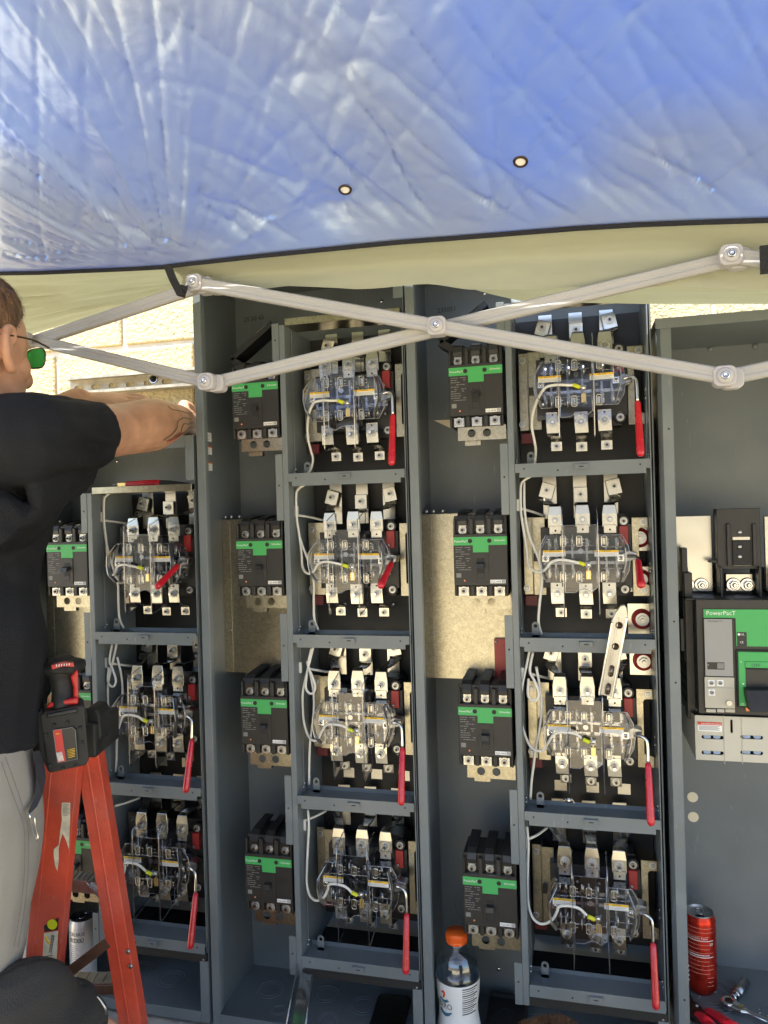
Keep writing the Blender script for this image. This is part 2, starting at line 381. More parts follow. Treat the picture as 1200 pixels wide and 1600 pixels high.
# galvanised strut on the wall, seen over the left cabinet
a0, a1, b0, b1 = at(97, 588, .262), at(97, 615, .262), at(330, 576, .262), at(330, 605, .262)
zt = (a0.z + b0.z) / 2; zb = (a1.z + b1.z) / 2
st = thing('strut_channel', 'slotted galvanised strut channel fixed across the sunlit block wall', 'strut', (a0.x, .255, zb))
hs = []
for i in range(9):
    cx = a0.x + .027 + i * .0505
    hs.append(rrect(cx, (zt + zb) / 2, .028, .0125, .006))
MB().prism([(a0.x, zb + .003), (a0.x + .46, zb + .003), (a0.x + .46, zt - .003), (a0.x, zt - .003)], .2920, .2935, 'strut', hs).build('slotted_web', st, loc=(0, 0, 0)).matrix_parent_inverse = Matrix.Translation(-V(st.location))
def par(o, t):                              # parent while keeping world placement
    o.parent = t; o.matrix_parent_inverse = Matrix.Translation(-V(t.location)); return o
fl = MB(); fl.box(a0.x, a0.x + .46, .252, .254, zt - .007, zt, 'strut'); fl.box(a0.x, a0.x + .46, .252, .254, zb, zb + .007, 'strut')
fl.box(a0.x, a0.x + .46, .254, .2935, zt - .0025, zt - .0005, 'strut').box(a0.x, a0.x + .46, .254, .2935, zb + .0005, zb + .0025, 'strut')
par(fl.build('flange'), st)
wz = at(240, 592, .291)
par(MB().cyl((wz.x, .292, wz.z), (wz.x, .289, wz.z), .011, n=20, mt='chrome').nut((wz.x, .289, wz.z), .006, .006, 'rubber').build('anchor_bolt'), st)

# ------------------------------------------------------------------ meter cabinets
def cabinet(Xc, rows, ztop, nm, label, number, sticker=False):
    t = thing('switchgear_cabinet', label, 'cabinet', (Xc + .02, 0, ZF), 'grey electrical cabinets in a row')
    L, R = Xc - .199, Xc + .2455
    w_ = MB()
    w_.box(L, L + .0015, 0.0015, .203, ZF, ztop, 'paint')
    w_.box(L, L + .017, -.0015, .0015, ZF - .004, ztop, 'paint')                # left flange
    w_.box(L + .0155, L + .017, .0015, .016, ZF + .02, ztop - .02, 'paint')
    par(w_.build('side_wall', bevel=.0007), t)
    w_ = MB(); w_.box(R - .0025, R - .001, .012, .2, ZF, ztop, 'paint')
    w_.box(R - .022, R - .003, -.0015, .0015, ztop - .075 - .018, ztop, 'paint').box(R - .022, R - .003, -.0015, .0015, ZF - .004, -.985 - .012, 'paint')
    w_.box(R - .0045, R - .003, .0015, .014, ZF, ztop, 'paint')
    par(w_.build('side_wall', bevel=.0007), t)
    hl = []
    if nm == 'C':
        a, b, c = at(678, 657, .2), at(705, 656, .2), at(704, 669, .2); par(MB().prism([(a.x, a.z), (c.x, c.z), (b.x, b.z)], .1965, .1978, 'cream_light').build('painted_light_spot'), t)  # cream triangle painted in for a glint of light on the back wall
    par(MB().prism([(L + .0003, ZF), (R - .0012, ZF), (R - .0012, ztop), (L + .0003, ztop)], .1985, .2012, 'paint', hl).build('back_wall'), t)
    par(MB().box(L + .0015, R - .0025, .0015, .2, ztop - .0015, ztop, 'paint').box(L + .017, R - .022, -.0015, .0015, ztop - .025, ztop, 'paint').build('roof'), t)
    f_ = MB(); f_.box(L + .0015, R - .0025, .002, .2, ZF, ZF + .0015, 'paint'); f_.box(L + .017, R - .022, -.0015, .0015, ZF - .004, ZF + .018, 'paint')
    for (fx, fy, r) in ((.075, .12, .030), (.20, .13, .028), (.29, .11, .030), (.385, .12, .028), (.12, .06, .017), (.23, .055, .02)):
        for q in (1, .72):
            f_.ring([(L + fx + r * q * math.cos(a / 24 * 2 * PI), fy + r * q * math.sin(a / 24 * 2 * PI), ZF + .0016) for a in range(24)], .0009, 'paint')
    par(f_.build('floor'), t)
    # knock-out rings and studs on the back wall
    b_ = MB()
    for q in (.045, .033, .022):
        b_.ring([(L + .075 + q * math.cos(a / 28 * 2 * PI), .198, -.93 + q * math.sin(a / 28 * 2 * PI)) for a in range(28)], .0007, 'paint')
    par(b_.build('knockout'), t)
    for (bx, bz) in ((.06, ztop - .11), (.13, ztop - .03), (.35, ztop - .04), (.12, -1.06)):
        par(MB().screw((L + bx, .198, bz), .0045, 'chrome').build('screw'), t)
    if number:
        sp = at(381, 503, .197) if nm == 'B' else at(683, 489, .197)
        par(MB().text(number, sp, .014, 'label_black', X=(1, 0, .03)).build('stencil_number'), t)
    # partition between breaker side and meter side
    zr0 = -(rows[0] - 1) * P if rows[0] else P
    ztp = -(rows[0] - 1) * P - .024 if rows[0] else .296
    q = MB(); q.box(Xc - .012, Xc - .001, -.001, .002, -1.0, ztp, 'paint').box(Xc - .0025, Xc - .001, .002, .2, -.985, ztp, 'paint')
    q.box(Xc - .0125, Xc - .011, .002, .02, -1.0, ztp, 'paint_dark')
    q.box(Xc + .002, Xc + .003, .03, .031, -.96, ztp, 'paint')
    par(q.build('partition', bevel=.0006), t)
    k0 = rows[0]
    for k in range(k0, 5):
        top = -.093 - (k - 1) * P + .001; bot = .039 - k * P
        if k == 4: bot = -1.0
        if k == 0: top = .300; bot = .225
        elif k == k0: top = ztp; bot = -.093 - (k - 1) * P + .0 - 0; bot = top - .085
        else:
            top, bot = {1: (.039, -.093), 2: (-.279, -.414), 3: (-.602, -.740), 4: (-.923, -1.0)}[k]
        par(MB().box(Xc - .027, Xc - .0125, -.002, 0.0, bot, top, 'paint').screw((Xc - .02, -.002, (top + bot) / 2 + .004), .0018, 'rubber').build('cover_bracket', bevel=.0006), t)
    q = MB()
    q.box(Xc + .2365, Xc + .2385, .004, .2, -.985, ztp, 'paint')
    for k in rows:
        for z in (-k * P + .115, -k * P + .13):
            q.screw((Xc + .2363, .06, z), .003, 'chrome', (-1, 0, 0))
    par(q.build('side_panel'), t)
    # black backing board with bus tabs
    q = MB(); q.box(Xc + .0005, Xc + .236, .150, .153, -.95, ztp, 'black_board')
    for k in rows:
        z = -k * P
        for x in ((.05, .112, .172) if 2 <= k < 3 else ()):
            q.box(Xc + x, Xc + x + .024, .146, .1495, z - .012, z + .009, 'tinned')
        for x in (.062, .170): q.screw((Xc + x, .1495, z + .042), .005, 'steel')
    par(q.build('backing_board'), t)
    # galvanised top bar
    par(MB().box(Xc + .001, Xc + .2355, -.0015, .06, ztp - .002, ztp + .012, 'zinc').build('top_bar', bevel=.0005), t)
    # shelf rails
    for k in rows:
        z = -k * P; x0, x1 = Xc - .0005, Xc + .2365; last = k == rows[-1]
        q = MB()
        hh = .022 if last else .0255
        n_ = .008
        out = [(x0, z - .0165), (x0, z), (x1, z), (x1, z - .0165), (x1 - n_, z - .0165), (x1 - n_, z - hh), (x0 + n_, z - hh), (x0 + n_, z - .0165)]
        if last: out = [(x0, z - hh), (x0, z), (x1, z), (x1, z - hh)]
        q.prism(out, -.0025, -.001, 'paint')
        q.box(x0, x1, -.001, .0550, z - .0085, z - .007, 'paint').box(x0, x1, -.001, .0005, z - .007, z - .0002, 'paint')
        q.box(x0, x1, .055, .0565, z - .0085, z + .0008, 'paint')
        for hx, hz in ((.016, -.0095), (.0765, -.0145), (.219, -.0095)): q.cyl((Xc + hx, -.0027, z + hz), (Xc + hx, -.0022, z + hz), .0018, n=12, mt='rubber')
        rail = par(q.build('cross_rail', bevel=.0006), t)
        q = MB()
        q.obox((Xc + .118, -.0055, z - .0055), (.0125, 0, 0), (0, .003, 0), (0, 0, .0006), 'paint').obox((Xc + .118, -.0085, z - .0095), (.0115, 0, 0), (0, .0005, .0), (0, 0, .0045), 'paint')
        q.obox((Xc + .118, -.0092, z - .0095), (.004, 0, 0), (0, .0003, 0), (0, 0, .001), 'rubber')
        par(q.build('latch_tab', bevel=.0008), t)
        q = MB(); q.prism([(Xc + .020, z - .007), (Xc + .034, z - .007)] + [(Xc + .027 + .007 * math.cos(math.radians(a)), z + .017 + .007 * math.sin(math.radians(a))) for a in range(0, 181, 20)], .0350, .0362, 'paint', [circ(Xc + .027, z + .016, .0036, 12)])
        q.prism([(Xc + .020, z), (Xc + .034, z), (Xc + .034, z), (Xc + .020, z)][:2] + [(Xc + .034, z - .007), (Xc + .02, z - .007)], .0350, .0362, 'paint')
        q.box(Xc + .020, Xc + .048, .015, .035, z - .0069, z - .0060, 'paint')
        par(q.build('tie_bracket', bevel=.0004), t)
        q = MB()
        for (sx, ax) in ((.0005, 1), (.2363, -1)):
            for sz, sy in ((.004, .045), (.0095, .052)): q.screw((Xc + sx, sy - .012, z + sz), .003, 'chrome', (ax, 0, 0))
        par(q.build('rail_screws'), t)
    z = -rows[-1] * P
    par(MB().box(Xc - .001, Xc + .2395, -.001, .15, z - .040, z - .0225, 'gasket').screw((Xc + .232, -.001, z - .034), .002, 'steel').build('bottom_gasket', bevel=.001), t)
    # galvanised mounting pan behind the second breaker
    for kk in (1,):
        zt_, zb_ = -.093, -.421
        q = MB(); q.box(L + .002, Xc - .003, .098, .1, zb_, zt_, 'zinc').box(L + .002, Xc - .003, .098, .14, zt_, zt_ + .004, 'zinc')
        q.box(L + .020, L + .0206, .0972, .098, zb_, zt_, 'steel')
        for bz in (-.22, -.33): q.screw((L + .017, .098, bz), .0025, 'steel')
        for bx in (.012, .026, .045): q.screw((L + bx, .095, zt_ + .010), .004, 'steel')
        par(q.build('mounting_pan'), t)
    if nm == 'C':
        a, b = at(772, 998, .09), at(790, 1048, .09)
        par(MB().box(a.x, Xc - .014, .089, .092, -.425, a.z, 'red_plastic').screw((a.x + .004, .089, a.z - .006), .003).build('insulator_plate'), t)
    if sticker:
        ys = .02
        for i, (zz, hd) in enumerate(((at(318, 679, 0).z, 0), (at(318, 700, 0).z, 1), (at(318, 726, 0).z, 1))):
            q = MB(); xx = L + .0016; h_ = .019
            def bx(y0, y1, z0, z1, mt, d): q.box(xx, xx + d, y0, y1, z0, z1, mt)
            bx(.018, .062, zz - h_ / 2, zz + h_ / 2, 'label_white', .0003)
            if hd: bx(.018, .062, zz + h_ / 2 - .004, zz + h_ / 2, 'label_orange', .0005)
            for l in range(3):
                bx(.022, .052 - .006 * (l % 2), zz - .0055 + l * .0035, zz - .0048 + l * .0035, 'grey_print', .0005)
            par(q.build('warning_label'), t)
    return t

cabC = cabinet(0, [0, 1, 2, 3], .405, 'C', 'tall grey open cabinet with the aluminium level leaning in it, third from left', '235051')
cabB = cabinet(-.4452, [0, 1, 2, 3], .42, 'B', 'tall grey open cabinet with white warning stickers on its left inner wall', '25 50 43', sticker=True)
cabA = cabinet(-.8942, [1, 2, 3], .088, 'A', 'lower grey open cabinet the man leans over, behind the orange ladder', None)

# black diagonal bus brackets over the top breakers of the two tall cabinets
def diag_bracket(Xc, par_t):
    dx = Xc + .4452
    q = MB(); a, b, c, d = at(362, 562, .06), at(425, 506, .06), at(408, 590, .06), at(440, 560, .06)
    O = V((dx, 0, 0))
    for p0, p1 in ((a, b), (c, d)):
        q.bar(p0 + O + V((0, .02, 0)), p1 + O + V((0, .02, 0)), (0, 0, 1), .012, .05, 'black_board')
        q.bar(p0 + O + V((0, -.006, .0062)), p1 + O + V((0, -.006, .0062)), (0, 0, 1), .0012, .002, 'chrome')
    q.bar(a + O + V((0, .02, 0)), c + O + V((0, .02, 0)), (0, 0, 1), .014, .05, 'black_board')
    q.nut((a + c) / 2 + O + V((-.002, -.006, 0)), .005, .005, 'jaw_dark')
    return par(q.build('bus_bracket', bevel=.0008), par_t)
diag_bracket(0, cabC); diag_bracket(-.4452, cabB)
# row of red insulators on the right of the third cabinet
q = MB()
for (px, py, s_) in ((999, 840, 1), (1003, 967, 1.15), (1005, 1032, 1.1), (1001, 905, .95)):
    c = at(px, py, .10)
    q.box(c.x - .022 * s_, min(c.x + .030 * s_, .2362), .101, .104, c.z - .025 * s_, c.z + .025 * s_, 'tinned')
    q.lathe((c.x, .101, c.z), [(.019, 0), (.019, .004), (.016, .006), (.015, .006), (.015, .009), (.011, .010), (0.0001, .010)], 'red_plastic', 28, (0, -1, 0))
    q.nut((c.x, .091, c.z), .0085, .009, 'washer'); par(q.build('bus_insulator'), cabC); q = MB()
# transparent hinge strip lying forward on the floor of the second cabinet
c0, c1 = V((-.4552, .004, -.985)), at(447, 1612, -.13)
q = MB(); q.strap([c0, c1], (.002, 0, 0), .018, 'clear_strip'); q.strap([c0 + V((.018, 0, -.004)), c1 + V((.022, 0, -.004))], (.026, 0, 0), .0015, 'clear_strip')
q.tube([c0 + V((0, 0, .010)), c1 + V((0, 0, .010))], .0012, 'clear_strip', 6, 1).tube([c0 + V((.030, 0, -.003)), c1 + V((.035, 0, -.003))], .0016, 'clear_strip', 6, 1)
q.nut(c0 + V((.0, -.003, .002)), .003, .003, 'chrome'); q.nut(c0 + V((.012, -.003, .002)), .003, .003, 'chrome')
par(q.build('cover_strip'), cabB)

# ------------------------------------------------------------------ circuit breakers
def breaker_proto():
    W = .101; xw = W / 3
    t = thing('circuit_breaker', '', 'circuit breaker', (0, 0, 0), 'three pole circuit breakers')
    q = MB(); q.box(0, W, .0, .085, -.092, .006, 'shell'); q.box(.0005, W - .0005, .012, .085, .006, .040, 'shell')
    q.box(.001, W - .001, .010, .085, -.112, -.092, 'shell')
    for i in range(4):
        x = i * xw; a_ = max(0, x - .004); b_ = min(W, x + .004)
        q.prism([(a_, .005), (b_, .005), (b_, .034), (a_ + .001, .036)], .002, .02, 'shell')
        q.box(a_, b_, .002, .03, -.111, -.0915, 'shell')
    q.build('case', t, bevel=.0012)
    q = MB(); q.prism([(.0003, -.0155), (.0003, 0), (W - .0003, 0), (W - .0003, -.0155), (.066, -.0155), (.066, -.029), (.037, -.029), (.037, -.0155)], -.0006, 0, 'green')
    for x in (.032, .068): q.cyl((x, -.0009, -.0075), (x, -.0006, -.0075), .0042, n=18, mt='rubber')
    q.text('PowerPacT', (.002, -.0009, -.0098), .0056, 'white_print'); q.text('Schneider', (.0775, -.0009, -.0085), .0052, 'white_print')
    q.build('green_band', t)
    q = MB(); q.box(.0375, .0655, -.0015, 0, -.085, -.030, 'shell')
    q.box(.0435, .0585, -.0019, -.0014, -.078, -.040, 'rubber'); q.obox((.051, -.006, -.0525), (.0068, 0, 0), (0, .006, .0015), (0, .001, .0045), 'black_plastic')
    q.box(.0445, .0575, -.0023, -.0019, -.052, -.046, 'shell').box(.0445, .0575, -.0023, -.0019, -.077, -.068, 'shell')
    for x in (.041, .062):
        for z in (-.034, -.082): q.cyl((x, -.002, z), (x, -.0015, z), .0011, n=8, mt='rubber')
    q.build('toggle', t, bevel=.0005)
    q = MB()
    rnd = random.Random(3)
    for r_ in range(11):
        z = -.020 - r_ * .0042; x = .004
        while x < .031:
            l = rnd.uniform(.002, .006)
            if rnd.random() < .62: q.box(x, min(x + l, .032), -.0003, 0, z, z + .0011, 'grey_print')
            x += l + .0012
    q.box(.0045, .0135, -.0003, 0, -.076, -.068, 'grey_print').cyl((.020, -.0006, -.082), (.020, 0, -.082), .0016, n=10, mt='orange_dot')
    q.build('rating_print', t)
    q = MB(); q.box(.068, .096, -.0007, 0, -.087, -.0805, 'label_white'); q.text('SQUARE', (.0692, -.0009, -.0857), .0051, 'label_black')
    q.box(.0893, .0952, -.0009, -.0007, -.0863, -.0812, 'grey_print'); q.text('D', (.0905, -.0011, -.0857), .0050, 'label_white'); q.build('name_plate', t)
    for i in range(3):
        cx = xw * (i + .5)
        q = MB(); q.box(cx - .0075, cx + .0075, .010, .0118, .0062, .024, 'tinned'); q.nut((cx, .010, .013), .0055, .006, 'steel')
        q.build('line_lug', t, bevel=.0005)
        q = MB(); q.strap([(cx, .0095, .022), (cx, .0085, .030), (cx, .012, .039), (cx, .022, .0445), (cx, .045, .047), (cx, .09, .05)], (.019, 0, 0), .005, 'black_plastic')
        q.build('bus_strap', t, bevel=.001)
        q = MB(); q.box(cx - .010, cx + .010, .006, .0099, -.1115, -.094, 'tinned'); q.nut((cx, .006, -.102), .0062, .004, 'steel')
        q.build('load_lug', t, bevel=.0005)
    q = MB(); q.prism([(.013, -.137), (.1035, -.137), (.1035, -.110), (.013, -.110)], .012, .0135, 'zinc', [circ(.039, -.1235, .0078), circ(.068, -.1235, .0078)])
    q.box(.025, .055, .02, .03, -.146, -.1365, 'zinc'); q.build('mounting_bracket', t)
    return t
bp = breaker_proto(); first = True
col_name = {'C': 'third cabinet, where the level leans', 'B': 'second cabinet, by the warning stickers', 'A': 'left cabinet, beside the man in black'}
row_name = {0: 'top', 1: 'second from top', 2: 'third from top', 3: 'lowest'}
brk_lab = {
 ('C', 0): 'black breaker with green band beside a small bright spot, under the white tent bar crossing',
 ('C', 1): 'black breaker with green band on bright galvanised plate, left of the aluminium level',
 ('C', 2): 'black breaker with green band beside the small dark red plate',
 ('C', 3): 'black breaker with green band above the orange capped drink bottle',
 ('B', 0): 'black breaker with green band just below the white tent bar, right of the warning stickers',
 ('B', 1): 'black breaker with green band on galvanised plate, second cabinet from left',
 ('B', 2): 'black breaker with green band below the galvanised plate, in the stickered cabinet',
 ('B', 3): 'black breaker with green band, lowest in the cabinet with the clear strip on its floor',
 ('A', 1): 'black breaker with green band showing beside the man\'s black shirt',
 ('A', 2): 'black breaker mostly hidden behind the red and black power tool',
 ('A', 3): 'black breaker hidden in shade behind the orange ladder rails'}
for c, Xc, rows in (('C', 0, (0, 1, 2, 3)), ('B', -.4452, (0, 1, 2, 3)), ('A', -.8942, (1, 2, 3))):
    for k in rows:
        o = bp if first else copy_tree(bp); first = False
        o.location = (Xc - .1196, .0035, .187 - k * P + (0 if k else -.001)); o['label'] = brk_lab[(c, k)]

# ------------------------------------------------------------------ meter sockets
def L7(cx, cy, Y=0.0, s=2.857, ox=640, oy=730, k=1):
    p = at(ox + cx / s, oy + cy / s, Y); return V((p.x, p.y, p.z + k * P))
def meter_proto():
    t = thing('meter_socket', '', 'meter socket', (0, 0, 0), 'meter sockets under clear covers')
    # moulded base behind
    q = MB()
    q.box(.040, .205, .062, .12, .085, .200, 'black_plastic')
    q.box(.078, .082, .03, .062, .09, .195, 'black_plastic').box(.143, .147, .03, .062, .09, .195, 'black_plastic')
    for px, py in ((955, 240), (962, 545)):
        p = L7(px, py, .06); q.cyl(p, p + V((0, .06, 0)), .0105, n=20, mt='black_plastic'); q.nut(p, .005, .005, 'steel')
        q.box(p.x - .03, p.x + .004, .075, .12, p.z - .014, p.z + .014, 'black_plastic')
    q.build('base', t, bevel=.001)
    q = MB()
    for x in (.056, .068, .098, .124, .158, .176):
        q.box(x - .002, x + .002, .024, .060, .108, .180, 'clear_edge')
        q.cyl((x + .003, .030, .178), (x + .003, .030, .160), .0022, n=8, mt='tinned').cyl((x + .003, .030, .126), (x + .003, .030, .106), .0022, n=8, mt='tinned')
    q.box(.045, .195, .050, .054, .150, .156, 'clear_edge').box(.045, .195, .050, .054, .130, .136, 'clear_edge')
    for x, z in ((.052, .172), (.090, .172), (.130, .172), (.188, .172), (.052, .112), (.092, .112), (.130, .112), (.188, .115), (.07, .145), (.150, .145), (.182, .146)): q.screw((x, .052, z), .0032, 'steel')
    q.build('contact_bridge', t)
    p0, p1 = L7(505, 225, .09), L7(598, 568, .09)
    xm = (p0.x + p1.x) / 2
    q = MB(); q.box(p0.x, xm - .001, .09, .092, p1.z, p0.z, 'zinc').box(xm + .001, p1.x + .006, .082, .084, p1.z + .0, p0.z, 'zinc').box(xm - .001, xm + .001, .084, .12, p1.z, p0.z, 'zinc')
    q.box(xm + .002, xm + .010, .07, .082, .135, .150, 'black_plastic')
    for yy in (256, 540):
        p = L7(524, yy, .09); q.nut(p, .0045, .004, 'steel', stud=False)
    q.build('side_plate', t, bevel=.0006)
    a, b = L7(1000, 225, .07), L7(1088, 268, .07)
    q = MB(); z0 = L7(1000, 575, .07).z
    pts = [(a.x - .004, z0), (a.x - .004, a.z), (.2352, a.z), (.2352, b.z)] + [(a.x + .014 - .006 * math.sin(math.radians(g_)), b.z - .006 + .006 * math.cos(math.radians(g_))) for g_ in range(0, 91, 22)] + [(a.x + .008, z0 + .026), (.2352, z0 + .020), (.2352, z0)]
    q.prism(pts, .07, .0716, 'zinc'); q.nut(L7(1043, 245, .0698), .0045, .003, 'steel', stud=False); q.nut((.226, .07, z0 + .010), .0045, .003, 'steel', stud=False)
    q.build('side_bracket', t, bevel=.0005)
    a, b = L7(934, 262, .055), L7(978, 345, .055)
    MB().box(a.x, b.x, .055, .10, b.z, a.z, 'red_plastic').build('insulator_block', t, bevel=.001)
    p = L7(545, 615, .1)
    MB().box(p.x - .012, p.x + .012, .105, .112, .045, .066, 'dark_red').build('spacer_block', t, bevel=.001)
    # line side: vertical bus, stepped strap, lug
    for (bx0, bx1), (ux, uy), (lx, ly), tilt, mid in (((592, 655), (612, 110), (650, 238), -.30, (0, 0)), ((727, 790), (763, 128), (772, 232), 0, (0, 0)), ((864, 928), (913, 92), (893, 232), .20, (0, 0))):
        q = MB(); a, b = L7(bx0, 30, .125), L7(bx1, 30, .125)
        q.box(a.x, b.x, .123, .126, .215, .300, 'tinned'); 
        u_, l_ = L7(ux, uy, .112), L7(lx, ly, .045)
        wv = V((math.cos(tilt), 0, math.sin(tilt))) * .0265
        zd = (V((0, 0, 1)) - V((math.sin(tilt), 0, 0))).normalized()
        q.strap([u_ + zd * .017, u_ - zd * .013], wv, .003, 'tinned')
        s0 = u_ - zd * .014; s1 = V((l_.x, .045, l_.z + .026))
        bend = [s0 + V((0, -.002, -.001)), s0 + V((0, -.008, -.005)), s0.lerp(s1, .45) + V((0, 0, -.004)), s1 + V((0, .008, .004)), s1, V((l_.x, .044, l_.z + .010)), V((l_.x, .044, l_.z - .014))]
        q.strap(bend, (.026, 0, 0), .003, 'tinned', [1.0, .9, .72, .72, .85, 1.05, 1.05])
        q.box(l_.x - .0115, l_.x + .0115, .041, .0425, l_.z - .026, l_.z - .010, 'tinned').cyl((l_.x, .0405, l_.z - .019), (l_.x, .042, l_.z - .019), .0022, n=10, mt='rubber')
        q.build('line_strap', t, bevel=.0009)
        q = MB(); q.nut(u_ + V((0, -.002, .003)), .0052, .006, 'steel'); q.build('bolt', t)
        q = MB(); q.nut(V((l_.x, .0425, l_.z)), .0062, .008, 'steel'); q.cyl((l_.x, .042, l_.z), (l_.x, .024, l_.z), .003, n=10, mt='chrome'); q.build('bolt', t)
    # load side lugs
    for (lx, ly), (tx, ty) in (((660, 562), (677, 645)), ((787, 566), (789, 652)), ((892, 562), (901, 650))):
        l_, b_ = L7(lx, ly, .045), L7(tx, ty, .085)
        q = MB(); q.strap([V((l_.x, .045, l_.z + .020)), V((l_.x, .044, l_.z)), V((l_.x + .001, .045, l_.z - .019)), V((l_.x + .002, .052, l_.z - .023)), V((b_.x, .078, b_.z + .013)), V((b_.x, .084, b_.z + .008)), V((b_.x, .085, b_.z - .010))], (.0245, 0, 0), .003, 'tinned', [1, 1, 1, 1, .95, .85, .85])
        q.cyl((l_.x, .0425, l_.z + .015), (l_.x, .0432, l_.z + .015), .0018, n=10, mt='rubber')
        q.build('load_strap', t, bevel=.0009)
        q = MB(); q.nut((l_.x, .0425, l_.z), .0062, .008, 'steel'); q.cyl((l_.x, .042, l_.z), (l_.x, .026, l_.z), .003, n=10, mt='chrome'); q.build('bolt', t)
        q = MB(); q.nut((b_.x, .083, b_.z - .001), .0048, .005, 'steel'); q.build('bolt', t)
    # jaws
    for jx, jy in ((685, 330), (757, 330), (868, 330), (685, 490), (757, 490), (868, 490)):
        c = L7(jx, jy, .008); q = MB()
        for dz_, sc_, yy in ((0, 1, 0), (0, .62, .004)):
            q.ring([(x, c.y - .002 + yy, z) for x, z in rrect(c.x, c.z, .0085 * sc_ + .001, .019 * sc_, .003 * sc_)], .0010, 'tinned')
        q.box(c.x - .0015, c.x + .0015, .010, .040, c.z - .007, c.z + .007, 'tinned')
        q.cyl((c.x - .012, .014, c.z - .010), (c.x - .012, .014, c.z + .012), .0014, n=8, mt='tinned')
        q.cyl((c.x + .004, .012, c.z + .003), (c.x + .0095, .012, c.z + .003), .0009, n=6, mt='chrome').cyl((c.x + .004, .012, c.z - .003), (c.x + .0095, .012, c.z - .003), .0009, n=6, mt='chrome')
        q.build('jaw', t)
    # clear cover
    def shell(q, pts, yf, yb):
        n_ = len(pts); vs = [(x, yf, z) for x, z in pts] + [(x, yb, z) for x, z in pts]
        q.add(vs, [tuple(range(n_))] + [(i, (i + 1) % n_, n_ + (i + 1) % n_, n_ + i) for i in range(n_)], 'clear_cover')
        q.ring([(x, yf, z) for x, z in pts], .0008, 'clear_edge', 5)
    q = MB()
    lft = [(.050, .186), (.079, .186), (.079, .101), (.050, .101), (.040, .120), (.036, .143), (.040, .166)]
    rgt = [(.145, .186), (.186, .186), (.196, .166), (.199, .143), (.196, .120), (.186, .101), (.145, .101)]
    shell(q, lft, .012, .05); shell(q, rgt, .012, .05)
    mid = [(.084, .205), (.141, .205), (.141, .092), (.130, .082), (.124, .087), (.117, .089), (.108, .087), (.102, .082), (.084, .082)][::-1]
    shell(q, mid, .006, .045)
    for z in (.164, .125):
        q.tube([(.05, .0115, z), (.079, .0115, z)], .0007, 'clear_edge', 5, 1); q.tube([(.145, .0115, z), (.19, .0115, z)], .0007, 'clear_edge', 5, 1)
    for x in (.060, .155, .175): q.tube([(x, .0115, .125), (x, .0115, .103)], .0007, 'clear_edge', 5, 1)
    q.tube([(.086, .0055, .118), (.139, .0055, .118)], .0008, 'clear_edge', 5, 1).tube([(.086, .0055, .168), (.139, .0055, .168)], .0008, 'clear_edge', 5, 1)
    q.cyl((.113, .0055, .158), (.113, .003, .158), .0048, n=16, mt='clear_edge').cyl((.098, .005, .140), (.098, .0055, .140), .0016, n=10, mt='rubber')
    for x, z in ((.155, .139), (.168, .132), (.064, .132), (.172, .155)):
        q.cyl((x, .0105, z), (x, .0115, z), .0013, n=8, mt='rubber')
    q.build('clear_cover', t)
    for fx in (.0815, .143):
        q = MB(); rr_ = [(-.012, .205), (-.012, .225), (.03, .238), (.045, .238), (.045, .052), (-.010, .040), (-.013, .046)]
        q.add([(fx, y, z) for y, z in rr_], [tuple(range(len(rr_)))], 'clear_cover'); q.ring([(fx, y, z) for y, z in rr_], .0011, 'clear_edge', 5)
        q.build('barrier_fin', t)
    # front caution labels and screws
    for (x0, z1), wd, hdr in ((L7(595, 372, .0105).xz, .041, 'PRECAUCION'), (L7(825, 371, .0105).xz, .042, 'CAUTION')):
        q = MB(); q.box(x0, x0 + wd, .0098, .0108, z1 - .0112, z1, 'label_white').box(x0, x0 + wd, .0092, .0098, z1 - .0036, z1, 'label_yellow')
        q.text(hdr, (x0 + wd / 2, .0088, z1 - .0028), .0032, 'label_black', centre=True); q.add([(x0 + .004, .0088, z1 - .003), (x0 + .0065, .0088, z1 - .003), (x0 + .00525, .0088, z1 - .0006)], [(0, 1, 2)], 'label_black')
        for l in range(3): q.box(x0 + .002, x0 + wd - .003 - .004 * (l % 2), .0094, .0098, z1 - .0055 - l * .0020, z1 - .0051 - l * .0020, 'grey_print')
        q.build('caution_label', t)
    for sx, sy in ((607, 408), (943, 405)):
        c = L7(sx, sy, .010); q = MB(); q.obox((c.x, .0108, c.z), (.0058, 0, 0), (0, .0008, 0), (0, 0, .0058), 'chrome'); q.screw((c.x, .0100, c.z), .0042, 'chrome')
        q.obox((c.x, .0075, c.z), (.0026, 0, .0026), (0, .0004, 0), (-.0004, 0, .0004), 'jaw_dark').obox((c.x, .0075, c.z), (.0026, 0, -.0026), (0, .0004, 0), (.0004, 0, .0004), 'jaw_dark'); q.build('cover_screw', t)
    # earth lug in the middle
    c = L7(798, 437, 0); q = MB(); q.box(c.x - .0048, c.x + .0048, .0, .0045, c.z - .004, c.z + .0048, 'steel').screw((c.x, 0, c.z + .0005), .0038, 'chrome')
    q.box(c.x - .0042, c.x + .0042, .002, .005, c.z - .026, c.z - .010, 'brass').box(c.x - .0010, c.x + .0010, .0012, .002, c.z - .025, c.z - .011, 'chrome'); q.box(c.x - .0018, c.x + .0018, .003, .0045, c.z - .010, c.z - .004, 'steel'); q.build('earth_lug', t, bevel=.0004)
    a, b = L7(752, 424, -.004), L7(782, 436, -.003)
    MB().cyl(a, b, .0036, n=14, mt='sleeve').cyl(b, V((c.x - .003, -.001, c.z)), .0022, n=8, mt='tinned').build('wire_sleeve', t)
